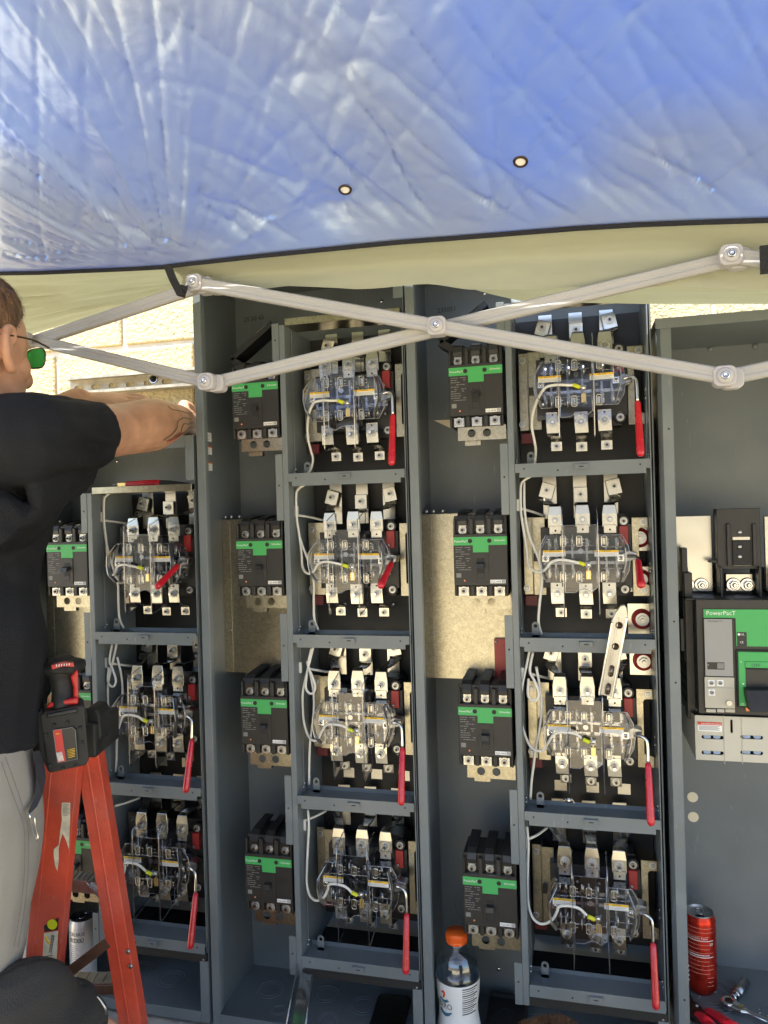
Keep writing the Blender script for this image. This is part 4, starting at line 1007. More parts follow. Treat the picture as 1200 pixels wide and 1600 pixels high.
# tan cloth stretched from the eave back over the cabinet tops
back = [(-200, 600), (-60, 560), (60, 519), (170, 486), (285, 452), (330, 432), (420, 420), (640, 418), (700, 440), (760, 458), (812, 470), (900, 473), (1013, 475), (1200, 475), (1400, 475)]
BYL = -.012
bpts = [at(x, y, BYL) for x, y in back]
def back_z(X):
    if X <= bpts[0].x: return bpts[0].z
    if X >= bpts[-1].x: return bpts[-1].z
    for a, b in zip(bpts[:-1], bpts[1:]):
        if a.x <= X <= b.x: return a.z + (b.z - a.z) * (X - a.x) / (b.x - a.x)
def cloth(i, v):
    u = -1.0 + i * 2.6
    f_ = org + Dn * u + Tn * .0285; z0 = eave_z(u) + .003
    X = -1.75 + i * 2.9; zb = back_z(X)
    p_ = V((f_.x, f_.y, z0)) * (1 - v) + V((X, BYL, zb)) * v
    leftw = 1 if X < -.6 else .35
    sag = -.02 * math.sin(PI * v) * leftw
    rip = (abs(noise.noise(V((i * 5 + v * 1.5, v * 9, 3)))) * .045 + max(0, 1 - abs(noise.noise(V((i * 7 + v * 3, v * 16 - i * 5, 9)))) * 3.5) ** 3 * .008 + noise.noise(V((i * 12, v * 22, 6))) * .007) * math.sin(PI * min(1, v * 1.02)) * leftw
    return p_ + V((0, 0, sag + rip))
pv, pf = sheet(cloth, [i / 200 for i in range(201)], [i / 50 for i in range(51)])
fabric('cloth_fabric', (.23, .235, .17), (.27, .27, .16), .20, 0, .8)
co_ = MB().add(pv, pf, 'cloth_fabric', True).build('shade_cloth', norm=False)
tag(co_, 'pale olive shade cloth stretched from the blue roof edge back over the cabinets', 'cloth')

# unseen wall added behind the camera to darken reflections and low sky light
yw = MB().box(-14, 14, -16.2, -16.0, GR, 1.6, 'mortar').build('added_reflection_wall'); tag(yw, 'plain pale masonry wall added out of view to darken reflections', 'wall')

# ------------------------------------------------------------------ bodies: closed tubes fused by voxel remesh
R_, W_, Z_ = cR.copy(), V((fw.x, fw.y, 0)).normalized(), V((0, 0, 1))
R_ = V((R_.x, R_.y, 0)).normalized()
def catr(vals, n):
    Q = [2 * vals[0] - vals[1]] + list(vals) + [2 * vals[-1] - vals[-2]]; out = []
    for i in range(1, len(Q) - 2):
        for k in range(n):
            t = k / n; out.append(Q[i] + (Q[i + 1] - Q[i]) * (t * t * (3 - 2 * t)))
    out.append(vals[-1]); return out
def limb(q, pts, rad, ref=None, n=20, sub=5, mt='skin', flat=False):
    P_ = catmull(pts, sub); ra = catr([r[0] if isinstance(r, tuple) else r for r in rad], sub); rb = catr([r[1] if isinstance(r, tuple) else r for r in rad], sub)
    N = len(P_); rings = []; prev = V(ref) if ref is not None else None
    for i, p in enumerate(P_):
        d = (P_[min(i + 1, N - 1)] - P_[max(i - 1, 0)]).normalized()
        x = (d.orthogonal() if prev is None else prev - d * prev.dot(d)).normalized(); prev = x if ref is None else V(ref); y = d.cross(x)
        rings.append((p, d, x, y, ra[i], rb[i]))
    full = []
    p, d, x, y, a, b = rings[0]; m_ = min(a, b)
    for t in (85, 60, 30): full.append((p - d * m_ * math.sin(math.radians(t)), x, y, a * math.cos(math.radians(t)), b * math.cos(math.radians(t))))
    full += [(p, x, y, a, b) for p, d, x, y, a, b in rings]
    p, d, x, y, a, b = rings[-1]; m_ = min(a, b)
    for t in (() if flat else (30, 60, 85)): full.append((p + d * m_ * math.sin(math.radians(t)), x, y, a * math.cos(math.radians(t)), b * math.cos(math.radians(t))))
    vs = []
    for p, x, y, a, b in full: vs += [p + x * a * math.cos(2 * PI * k / n) + y * b * math.sin(2 * PI * k / n) for k in range(n)]
    M_ = len(full)
    q.add(vs, [(i * n + k, i * n + (k + 1) % n, (i + 1) * n + (k + 1) % n, (i + 1) * n + k) for i in range(M_ - 1) for k in range(n)] + [tuple(range(n))[::-1], tuple(range((M_ - 1) * n, M_ * n))], mt)
def blob(q, c, ax, ay, az, mt='skin', n=20):
    c, ax, ay, az = V(c), V(ax), V(ay), V(az); vs = []; m_ = n // 2
    for j in range(m_ + 1):
        t = PI * (j + .02) / (m_ + .04); vs += [c + az * math.cos(t) + (ax * math.cos(2 * PI * k / n) + ay * math.sin(2 * PI * k / n)) * math.sin(t) for k in range(n)]
    q.add(vs, [(i * n + k, i * n + (k + 1) % n, (i + 1) * n + (k + 1) % n, (i + 1) * n + k) for i in range(m_) for k in range(n)] + [tuple(range(n))[::-1], tuple(range(m_ * n, (m_ + 1) * n))], mt)
def fuse(q, name, parent, vox, mt, smooth=6, disp=None):
    o = q.build(name + '_tmp', norm=True)
    m_ = o.modifiers.new('r', 'REMESH'); m_.mode = 'VOXEL'; m_.voxel_size = vox; m_.use_smooth_shade = True
    s_ = o.modifiers.new('s', 'SMOOTH'); s_.iterations = smooth; s_.factor = .5
    dg = bpy.context.evaluated_depsgraph_get(); me = bpy.data.meshes.new_from_object(o.evaluated_get(dg)); old = o.data
    bpy.data.objects.remove(o); bpy.data.meshes.remove(old)
    if disp:
        ns = [v.normal.copy() for v in me.vertices]
        for v, n_ in zip(me.vertices, ns): v.co = v.co + n_ * disp(v.co)
    me.name = name; me.materials.clear(); me.materials.append(MATS[mt])
    me.polygons.foreach_set('use_smooth', [True] * len(me.polygons)); me.polygons.foreach_set('material_index', [0] * len(me.polygons)); me.update()
    o = bpy.data.objects.new(name, me); COL.objects.link(o)
    if parent: par(o, parent)
    return o

def head(q, c, F, S, U, hs=1.0):
    # F faces forward, S to the figure's right, U up
    blob(q, c + U * .025 * hs - F * .010, F * .098 * hs, S * .077 * hs, U * .092 * hs)
    blob(q, c - U * .030 * hs + F * .022, F * .068 * hs, S * .060 * hs, U * .082 * hs)
    blob(q, c - U * .085 * hs + F * .050, F * .036 * hs, S * .034 * hs, U * .030 * hs)          # chin
    for s_ in (1, -1):
        blob(q, c - U * .015 * hs + F * .052 + S * .034 * s_, F * .024, S * .024, U * .028)      # cheek
        blob(q, c - U * .060 * hs + F * .018 + S * .044 * s_, F * .042, S * .016, U * .026)      # jaw
        blob(q, c + U * .024 * hs + F * .066 + S * .024 * s_, F * .014, S * .024, U * .012)      # brow
        # ear: rim, lobe
        e = c - U * .004 * hs + S * .079 * s_ - F * .006
        pts = [e - U * .028 + F * .006, e - U * .012 - F * .008, e + U * .012 - F * .014, e + U * .030 - F * .008, e + U * .032 + F * .008, e + U * .016 + F * .012]
        limb(q, [p + S * ((.002 + .45 * max(0, -(p - e).dot(F) + .006)) * s_) for p in pts], [.0085, .007, .0065, .0065, .006, .005], n=10, sub=4)
        blob(q, e, F * .010, S * .006, U * .024)
    limb(q, [c + U * .018 + F * .085, c - U * .002 + F * .096, c - U * .022 + F * .108, c - U * .030 + F * .094], [.010, .011, .013, .010], n=12)
    limb(q, [c - U * .052 + F * .074 + S * .022, c - U * .050 + F * .090, c - U * .052 + F * .074 - S * .022], [.005, .008, .005], n=10)
    limb(q, [c - U * .064 + F * .072 + S * .018, c - U * .063 + F * .086, c - U * .064 + F * .072 - S * .018], [.005, .008, .005], n=10)

def hand(q, wr, d, side, nrm, curl=.5, L=.19):
    # wr wrist, d towards the fingers, side towards the thumb, nrm back of the hand
    d, side, nrm = V(d).normalized(), V(side).normalized(), V(nrm).normalized()
    limb(q, [wr, wr + d * .045, wr + d * .085], [(.027, .018), (.040, .016), (.041, .013)], ref=side, n=18)
    for i, (off, ln) in enumerate(((.030, .070), (.010, .080), (-.010, .074), (-.029, .058))):
        b = wr + d * .088 + side * off; c1 = d; p1 = b + d * ln * .42; a2 = curl * 1.0
        d2 = (d * math.cos(a2) - nrm * math.sin(a2)); p2 = p1 + d2 * ln * .33; d3 = (d * math.cos(a2 * 1.8) - nrm * math.sin(a2 * 1.8)); p3 = p2 + d3 * ln * .25
        limb(q, [b - d * .01, p1, p2, p3], [.0095, .0088, .0080, .0068], n=12, sub=4)
    b = wr + d * .025 + side * .030
    limb(q, [wr + d * .012 + side * .012, b + side * .012, b + d * .032 + side * .022 - nrm * .01, b + d * .058 + side * .020 - nrm * .018], [.015, .0125, .011, .008], n=12, sub=4)

def hair_cap(name, parent, c, F, S, U, mt, zlow=.01, thick=.008, hs=1.0, fringe=.0, grow=1.0, strands=4200):
    q = MB()
    c0 = c + U * .028 * hs - F * .010; vs = []; n = 96; mrow = 44
    for j in range(mrow + 1):
        for k in range(n):
            a = 2 * PI * k / n; f_ = math.cos(a); s_ = math.sin(a)
            # lower limit of the hair: high over the forehead, low at the nape
            xs_ = [(-1, 2.25), (-.45, 2.12), (-.28, 1.80), (-.12, 1.62), (.02, 1.80), (.14, 1.86), (.26, 1.52), (.5, 1.28), (.8, 1.06), (1.01, 1.02)]
            for (xa, ya), (xb, yb) in zip(xs_[:-1], xs_[1:]):
                if xa <= f_ <= xb: lim = ya + (yb - ya) * (f_ - xa) / (xb - xa)
            lim += .05 * noise.noise(V((a * 9, 0, 2)))
            t = lim * j / mrow
            dirv = (F * f_ + S * s_) * math.sin(t) + U * math.cos(t)
            r = 1 / math.sqrt((dirv.dot(F) / (.098 * hs)) ** 2 + (dirv.dot(S) / (.077 * hs)) ** 2 + (dirv.dot(U) / (.092 * hs)) ** 2)
            edge = min(1, (mrow - j) / 16) ** .7
            p = c0 + dirv * r
            h_ = thick * (.05 + .95 * edge) * (1 - .45 * min(1, t / 1.9)) * (1 + .8 * fringe * max(0, f_) * math.sin(t)) + .0035 * noise.noise(p * 34) * edge + edge * (.0034 * noise.noise(V((a * 22 + 2 * noise.noise(p * 20), t * 4.5, 5))) + .0022 * noise.noise(V((a * 60, t * 7, 1))))
            vs.append(p + dirv * (h_ * grow + .001))
    q.add(vs, [(j * n + k, j * n + (k + 1) % n, (j + 1) * n + (k + 1) % n, (j + 1) * n + k) for j in range(mrow) for k in range(n)] + [tuple(range(n))], mt, True)
    rn = random.Random(11)
    for i in range(strands):                                            # loose strands lying over the scalp
        j = int(mrow * rn.random() ** .6); k = rn.randrange(n); b_ = vs[min(j, mrow) * n + k]; o_ = (b_ - c0).normalized()
        fl = (-U * .9 + F * .55 + S * rn.uniform(-.3, .3)); fl = (fl - o_ * fl.dot(o_)).normalized() if j > 6 else (F * 1.0 + S * rn.uniform(-.5, .5)).normalized()
        ln = rn.uniform(.008, .018) * (1 - .6 * j / mrow) * (thick / .012) ** .5; w_ = fl.cross(o_).normalized() * .00045
        t1 = b_ + fl * ln * .6 + o_ * .0022; t2 = b_ + fl * ln + o_ * rn.uniform(.0005, .004)
        q.add([b_ - w_ - o_ * .001, b_ + w_ - o_ * .001, t1 + w_ * .8, t1 - w_ * .8, t2], [(0, 1, 2, 3), (3, 2, 4)], mt)
    return par(q.build(name), parent)

# ---- the man reaching into the left cabinet
def local_frame(px, py):
    d = ray(px, py); w_ = V((d.x, d.y, 0)).normalized(); return V((w_.y, -w_.x, 0)), w_
man = thing('person', 'man in black t-shirt, grey trousers and green sunglasses reaching over the left cabinet', 'person', dep(-40, 2200, 1.15))
RL, WL = local_frame(0, 560)
HC = dep(-46, 552, 1.16); HF = (RL * .72 + WL * .69).normalized(); HS = (RL * .69 - WL * .72).normalized()
HF = (HF - Z_ * .04).normalized(); HU = HS.cross(HF).normalized()
if HU.z < 0: HU = -HU
q = MB(); head(q, HC, HF, HS, HU)
NB = HC - HU * .17 - HF * .045
limb(q, [HC - HU * .04 - HF * .02, HC - HU * .11 - HF * .025, NB], [.062, .058, .066])
SHr, SHl = dep(38, 684, 1.10), dep(-70, 690, 1.34)
limb(q, [NB, NB - HU * .06, (SHr + SHl) / 2 - Z_ * .10, dep(-125, 880, 1.19), dep(-125, 1000, 1.18), dep(-125, 1160, 1.17)], [(.062, .06), (.10, .06), (.105, .055), (.09, .055), (.08, .05), (.08, .05)], ref=HS)
ELr, WRr = dep(184, 672, 1.33), V((-.705, .075, .124))
limb(q, [SHr - R_ * .02, SHr.lerp(ELr, .5), ELr, dep(235, 664, 1.43), dep(272, 658, 1.57), WRr], [.058, .050, (.046, .046), (.050, .048), (.036, .034), (.030, .024)], ref=Z_)
hand(q, WRr, V((-.30, 1, .0)), Z_ * .9 + R_ * -.3, -R_ * .6 + Z_ * .5, .6)
ELl, WRl = dep(40, 668, 1.45), dep(122, 628, 1.52)
limb(q, [SHl, SHl.lerp(ELl, .5), ELl, WRl], [.055, .048, .042, .029])
hand(q, WRl, R_ * 1.0 + W_ * .12 - Z_ * .02, -Z_ * .35 - W_ * .6 + R_ * .1, Z_ * .9 - W_ * .3, .45)
HIP = dep(-58, 1190, 1.12)
gz = GR
AN = {}
for s_, dd, kx in ((1, 1.10, -78), (-1, 1.30, -110)):
    hp = dep(-38 if s_ > 0 else -90, 1210, dd); kn = dep(kx, 1620, dd); an = V((kn.x - .02, kn.y, gz + .09))
    limb(q, [hp - Z_ * .02, kn, an], [.060, .045, .036]); AN[s_] = (hp, kn, an)
    limb(q, [an - Z_ * .05 - R_ * .05, an - Z_ * .06 + R_ * .06, an - Z_ * .065 + R_ * .16], [(.035, .03), (.042, .028), (.038, .02)], ref=W_)
body = fuse(q, 'body', man, .0036, 'skin', 3)
hair_cap('hair', man, HC, HF, HS, HU, 'hair', thick=.012)
# sunglasses
q = MB(); ee = HC + HU * .012 + HF * .098
for s_ in (1, -1):
    ce = ee + HS * .036 * s_ + HF * (.000); pts = [ce + HS * (x * s_) + HU * z - HF * (abs(x) * .25) for x, z in rrect(0, -.002, .040, .032, .013, 5)]
    q.add([p for p in pts], [tuple(range(len(pts)))], 'lens_green'); q.ring(pts, .0013, 'glass_rim', 6)
    q.tube([ce + HS * .028 * s_ + HU * .012 - HF * .006, ce + HS * .040 * s_ + HU * .012 - HF * .05, HC + HS * .083 * s_ + HU * .020 + HF * .012, HC + HS * .082 * s_ + HU * .016 - HF * .020], .0016, 'glass_rim', 6)
q.tube([ee + HS * .010 + HU * .008 + HF * .006, ee + HU * .011 + HF * .010, ee - HS * .010 + HU * .008 + HF * .006], .0014, 'glass_rim', 6)
par(q.build('sunglasses', norm=False), man)
# t-shirt
q = MB()
TC = [(NB - HU * .035 - HF * .0, (.080, .075)), (NB - HU * .075, (.15, .10)), ((SHr + SHl) / 2 - Z_ * .04, (.172, .110)), (dep(-82, 800, 1.19), (.165, .120)), (dep(-98, 930, 1.16), (.160, .125)), (dep(-98, 1060, 1.14), (.158, .135)), (dep(-103, 1168, 1.13), (.158, .138))]
limb(q, [a for a, b in TC], [b for a, b in TC], ref=HS, mt='shirt', flat=True)
sl_ = [SHr - R_ * .06 - Z_ * .01, SHr, dep(90, 678, 1.17), dep(125, 675, 1.22), dep(158, 672, 1.262)]
limb(q, sl_, [.066, .066, .057, .051, .0475], n=24, mt='shirt', flat=True)
limb(q, [dep(0, 750, 1.14), dep(55, 712, 1.16), dep(110, 690, 1.21)], [.050, .042, .034], mt='shirt')
limb(q, [SHl, SHl.lerp(ELl, .5), SHl.lerp(ELl, .9)], [.078, .068, .060], mt='shirt')
def wr(p):
    e = (p - SHr).length
    a = math.exp(-((p - dep(110, 700, 1.19)).length / .12) ** 2)
    z_ = (p.z - TC[-1][0].z)
    r1 = abs(noise.noise(V((p.dot(R_) * 16 + p.z * 9, p.z * 16 - p.dot(R_) * 9, 3)))) * .030 * a
    r2 = abs(noise.noise(V((p.dot(R_) * 5 + p.z * 3, p.z * 7 + p.dot(W_) * 4, 6)))) * .026 * min(1, max(0, .55 - z_) * 3 + .25)
    return r1 + r2 + .001 - .004
sh = fuse(q, 't_shirt', man, .005, 'shirt', 5, wr)
# trousers
q = MB()
limb(q, [dep(-108, 1140, 1.14), dep(-102, 1190, 1.14), dep(-95, 1250, 1.15)], [(.120, .10), (.135, .115), (.132, .12)], ref=HS, mt='trousers')
for s_ in (1, -1):
    hp, kn, an = AN[s_]
    limb(q, [hp + Z_ * .01 - R_ * .02, hp - Z_ * .08 - R_ * .012, hp.lerp(kn, .55) - R_ * .01, kn, kn.lerp(an, .5), an + Z_ * .02], [(.098, .10), (.100, .104), (.102, .10), (.085, .085), (.078, .078), (.072, .072)], ref=R_, mt='trousers')
def wt(p): return abs(noise.noise(V((p.dot(R_) * 6 - p.z * 5, p.z * 5 + p.dot(R_) * 4, 2)))) * .010 - .002
tr = fuse(q, 'trousers', man, .008, 'trousers', 6, wt)
for s_ in (1, -1):
    an = AN[s_][2]; q = MB(); limb(q, [an - Z_ * .052 - R_ * .06, an - Z_ * .052 + R_ * .06, an - Z_ * .058 + R_ * .17], [(.044, .037), (.052, .037), (.046, .028)], ref=W_, mt='rubber'); fuse(q, 'shoe', man, .008, 'rubber')
# pocket opening with its metal clip
def on_leg(px, py, lift=.002):                              # nearest surface of the trousers along the ray
    best = None; d = ray(px, py)
    for v in tr.data.vertices:
        wv = v.co; rel = wv - CP; t_ = rel.dot(fw)
        if t_ < .1: continue
        e = (rel - d * t_).length
        if e < .012 and (best is None or t_ < best): best = t_
    return CP + d * (best - lift) if best else None
q = MB(); pk = [(50, 1176), (60, 1174), (66, 1190), (70, 1215), (66, 1240), (56, 1262), (46, 1272), (44, 1268), (54, 1245), (57, 1215), (55, 1195)]
pp = [p for p in (on_leg(x, y) for x, y in pk) if p]; q.add(pp + [p + W_ * .004 for p in pp], [tuple(range(len(pp)))[::-1]] + [(i, (i + 1) % len(pp), len(pp) + (i + 1) % len(pp), len(pp) + i) for i in range(len(pp))], 'pocket')
par(q.build('pocket_opening', norm=False), man)
q = MB(); q.tube([p for p in (on_leg(x, y, .004) for x, y in ((46, 1272), (50, 1290), (54, 1305), (58, 1312), (59, 1306), (55, 1288), (54, 1276))) if p], .0014, 'chrome', 6, 3); par(q.build('pocket_clip'), man)
q = MB()
for ln in (((8, 1182), (22, 1220), (36, 1262), (44, 1300), (44, 1360), (38, 1420), (28, 1480)), ((2, 1190), (14, 1225), (30, 1270), (38, 1300), (38, 1360), (32, 1420), (22, 1480))):
    pl_ = [p for p in (on_leg(x, y, .0002) for x, y in ln) if p]
    q.tube(pl_, .0005, 'seam_thread', 4, 3)
par(q.build('seam', norm=True), man)
# tattoo: ink lines on the near forearm
mat('ink', (.13, .10, .075), .55); mat('ink_red', (.33, .07, .06), .55)
def on_body(px, py, lift=.0005):
    best = None; d = ray(px, py)
    for v in body.data.vertices:
        rel = v.co - CP; t_ = rel.dot(fw); e = (rel - d * t_).length
        if e < .004 and t_ > 1.0 and (best is None or t_ < best): best = t_
    return CP + d * ((best or 1.4) - lift)
q = MB()
for ln, c_, r_ in ((((262, 634), (270, 640), (282, 642), (292, 645), (303, 645)), 'ink', .0011), (((298, 655), (288, 653), (279, 658), (277, 668), (270, 678), (256, 688)), 'ink', .0016),
                   (((303, 660), (294, 663), (288, 662), (284, 670), (282, 676), (272, 683)), 'ink', .0014), (((303, 668), (296, 668), (290, 674), (283, 678)), 'ink', .0012),
                   (((288, 676), (280, 681), (272, 686), (262, 690)), 'ink_red', .0026)):
    q.tube([on_body(x, y, .0) for x, y in ln], r_ * .62, c_, 5, 4)
par(q.build('tattoo'), man)

# ---- crouching person with a dark cap, bottom left
p2 = thing('person', 'crouching person in a dark worn cap at the bottom left corner, seen from behind', 'person', dep(60, 2200, 1.12))
R2, W2 = local_frame(80, 1600)
c2 = dep(56, 1656, 1.08); F2 = (R2 * .90 + W2 * .25 + Z_ * .10).normalized(); S2 = (R2 * .22 - W2 * .97).normalized(); U2 = S2.cross(F2).normalized(); U2 = U2 if U2.z > 0 else -U2
q = MB(); head(q, c2, F2, S2, U2)
n2 = c2 - U2 * .16 - F2 * .06; g2 = V((c2.x - .16, c2.y - .05, GR))
limb(q, [c2 - U2 * .05, c2 - U2 * .11 - F2 * .03, n2], [.06, .056, .062])
hipc = g2 + Z_ * .22
limb(q, [n2 - Z_ * .02, n2 - Z_ * .10 - R_ * .03, hipc + Z_ * .10, hipc], [(.10, .08), (.18, .11), (.15, .12), (.16, .13)], ref=S2)
for s_ in (1, -1):
    sh_ = n2 - Z_ * .07 + S2 * .17 * s_; el = sh_ - Z_ * .18 + R_ * .18 + S2 * .04 * s_; wr_ = el + R_ * .22 - Z_ * .05 - S2 * .06 * s_
    limb(q, [sh_, el, wr_], [.052, .042, .028]); hand(q, wr_, R_ - Z_ * .3, Z_, -S2 * s_, .6)
    kn = hipc + R_ * .36 + Z_ * .16 + S2 * .12 * s_; an = V((kn.x - .12, kn.y, GR + .08))
    limb(q, [hipc + S2 * .09 * s_, kn, an], [.085, .06, .04]); limb(q, [an - Z_ * .045 - R_ * .05, an - Z_ * .05 + R_ * .15], [(.038, .03), (.036, .022)], ref=S2)
fuse(q, 'body', p2, .0048, 'skin', 3)
q = MB(); limb(q, [n2 - Z_ * .045, n2 - Z_ * .11 - R_ * .03, hipc + Z_ * .08], [(.11, .09), (.195, .125), (.165, .135)], ref=S2, mt='shirt')
for s_ in (1, -1):
    sh_ = n2 - Z_ * .07 + S2 * .17 * s_; el = sh_ - Z_ * .18 + R_ * .18 + S2 * .04 * s_; limb(q, [sh_ - S2 * .03 * s_, sh_, sh_.lerp(el, .7)], [.065, .066, .056], mt='shirt')
fuse(q, 't_shirt', p2, .008, 'shirt', 4, lambda p: abs(noise.noise(p * 12)) * .008)
q = MB(); limb(q, [hipc + Z_ * .08, hipc], [(.165, .14), (.17, .145)], ref=S2, mt='trousers')
for s_ in (1, -1):
    kn = hipc + R_ * .36 + Z_ * .16 + S2 * .12 * s_; an = V((kn.x - .12, kn.y, GR + .08)); limb(q, [hipc + S2 * .09 * s_, kn, an + Z_ * .02], [.10, .075, .062], mt='trousers')
fuse(q, 'trousers', p2, .008, 'trousers', 4)
q = MB()
limb(q, [c2 + U2 * .012 - F2 * .012, c2 + U2 * .03 - F2 * .010, c2 + U2 * .055 - F2 * .010, c2 + U2 * .082 - F2 * .010], [(.1085, .088), (.110, .089), (.104, .083), (.078, .062)], ref=F2, n=32, sub=6, mt='cap_cloth')
def capd(p): return .0022 * noise.noise(p * 22) + (-.004 if abs((p - c2).dot(S2)) < .0015 else 0) + abs(noise.noise(V((p.x * 11, p.y * 11, p.z * 30)))) * .004
cp_ = fuse(q, 'cap', p2, .004, 'cap_cloth', 3, capd)
q = MB(); vs = []
for i in range(15):
    a = math.radians(-62 + 124 * i / 14)
    e = c2 + U2 * .012 + (F2 * -math.cos(a) * 1.02 + S2 * math.sin(a) * .9) * .100; o_ = e - F2 * .062 * math.cos(a) - U2 * (.008 + .012 * abs(math.sin(a)))
    vs += [e, o_]
q.add(vs + [v + U2 * .003 for v in vs], [(2 * i, 2 * i + 1, 2 * i + 3, 2 * i + 2) for i in range(14)] + [(30 + 2 * i, 30 + 2 * i + 2, 30 + 2 * i + 3, 30 + 2 * i + 1) for i in range(14)] + [(2 * i + 1, 31 + 2 * i, 33 + 2 * i, 2 * i + 3) for i in range(14)], 'cap_cloth', True)
par(q.build('cap_brim'), cp_)
hair_cap('hair', p2, c2 - U2 * .014, F2, S2, U2, 'hair_brown', thick=.0015, hs=.97, strands=0)
q = MB(); q.tube([dep(152, 1557, .985), dep(158, 1564, .985), dep(165, 1576, .985), dep(167, 1584, .99)], (.0009, .0019), 'steel', 8, 4); par(q.build('glasses_temple'), p2)

# ---- top of a head at the lower edge
p3 = thing('person', 'person whose brown hair just shows at the lower edge, below the third cabinet', 'person', dep(873, 2400, .98))
c3 = dep(876, 1772, 1.02); F3 = (W_ * 1.0 + R_ * .1 - Z_ * .1).normalized(); S3 = R_.copy(); U3 = S3.cross(F3).normalized(); U3 = U3 if U3.z > 0 else -U3
q = MB(); head(q, c3, F3, S3, U3)
n3 = c3 - U3 * .17 - F3 * .03; h3 = V((c3.x, c3.y - .12, GR + .14))
limb(q, [c3 - U3 * .05, n3], [.058, .062]); limb(q, [n3 - Z_ * .03, n3 - Z_ * .10, h3 + Z_ * .05, h3], [(.10, .08), (.17, .10), (.15, .11), (.16, .12)], ref=S3)
for s_ in (1, -1):
    sh_ = n3 - Z_ * .06 + S3 * .17 * s_; el = sh_ - Z_ * .14 - W_ * .02 + S3 * .05 * s_; wr_ = el + W_ * .14 - S3 * .10 * s_ + Z_ * .0
    limb(q, [sh_, el, wr_], [.05, .04, .027]); hand(q, wr_, W_ * .6 - S3 * s_, Z_, -W_, .6)
    kn = h3 + W_ * .30 + S3 * .20 * s_ - Z_ * .03; an = h3 + W_ * .18 - S3 * .12 * s_ - Z_ * .07
    limb(q, [h3 + S3 * .09 * s_, kn, an], [.08, .055, .04])
fuse(q, 'body', p3, .0048, 'skin', 3)
q = MB(); limb(q, [n3 - Z_ * .045, n3 - Z_ * .11, h3 + Z_ * .04], [(.11, .09), (.185, .12), (.165, .125)], ref=S3, mt='shirt')
fuse(q, 't_shirt', p3, .008, 'shirt', 4)
q = MB()
for s_ in (1, -1):
    kn = h3 + W_ * .30 + S3 * .20 * s_ - Z_ * .03; an = h3 + W_ * .18 - S3 * .12 * s_ - Z_ * .07; limb(q, [h3 + S3 * .07 * s_, kn, an], [.10, .07, .055], mt='trousers')
fuse(q, 'trousers', p3, .008, 'trousers', 4)
hair_cap('hair', p3, c3, F3, S3, U3, 'hair_brown', thick=.016, grow=1.2)

# ------------------------------------------------------------------ ladder
lad = thing('step_ladder', 'worn orange fibreglass step ladder with peeling labels beside the man', 'ladder', dep(120, 2100, 1.27))
def to_ground(a, b):
    t_ = (GR - a.z) / (b.z - a.z); return a + (b - a) * t_
def rail(a, b, wd, dpth, side):
    q = MB(); d = (b - a).normalized(); x = Tl = R_ - d * R_.dot(d); x.normalize(); y = d.cross(x); y = y if y.dot(W_) > 0 else -y
    t_ = .0035
    prof = [(-wd / 2, 0), (wd / 2, 0), (wd / 2, dpth), (wd / 2 - t_, dpth), (wd / 2 - t_, t_), (-wd / 2 + t_, t_), (-wd / 2 + t_, dpth), (-wd / 2, dpth)]
    vs = [c + x * u + y * v for c in (a, b) for u, v in prof]; k = 8
    q.add(vs, [(i, (i + 1) % k, k + (i + 1) % k, k + i) for i in range(k)] + [(0, 1, 4, 5), (1, 2, 3, 4), (5, 6, 7, 0)] + [(8, 9, 12, 13), (9, 10, 11, 12), (13, 14, 15, 8)], 'orange_rail')
    q.bar(a + x * side * wd * .28, b + x * side * wd * .28, y, .0016, .004, 'orange_rail')
    return q, x, y, d
fa, fb = dep(99, 1150, 1.25), dep(65, 1515, 1.25); fb = to_ground(fa, fb)
q, fx, fy, fd = rail(fa, fb, .056, .026, -1)
frail = par(q.build('front_rail', bevel=.002), lad)
ra, rb = dep(131, 1150, 1.285), dep(203, 1600, 1.285); rb = to_ground(ra, rb)
q, rx, ry, rd = rail(ra, rb, .038, .030, -.2)
rrail = par(q.build('rear_rail', bevel=.002), lad)
for off in (1,):
    sh_ = -R_ * .42 + W_ * .10
    for a, b, wd in ((fa, fb, .056), (ra, rb, .038)):
        q, _, _, _ = rail(a + sh_, b + sh_ - R_ * .05, wd, .028, 1); par(q.build('far_rail', bevel=.002), lad)
q = MB()
for px, py in ((200, 1487), (204, 1510)):
    c = dep(px, py, 1.282); q.screw(c, .0042, 'steel', -W_)
c = dep(30 + 131.5, 1167, 1.28)
par(q.build('rivet'), lad)
# top cap
q = MB(); tcn = dep(112, 1152, 1.262)
q.obox(tcn - R_ * .20 + W_ * .03, R_ * .25, W_ * .055, Z_ * .028, 'rubber')
a = [dep(x, y, 1.25) for x, y in ((134, 1106), (150, 1107), (156, 1118), (159, 1150), (154, 1160), (138, 1167))]
q.add(a + [p + W_ * .05 for p in a], [tuple(range(6))] + [(i, (i + 1) % 6, 6 + (i + 1) % 6, 6 + i) for i in range(6)] + [tuple(range(6, 12))[::-1]], 'rubber')
q.screw(dep(149, 1150, 1.249), .004, 'steel', -W_)
par(q.build('top_cap', bevel=.004, seg=2), lad)
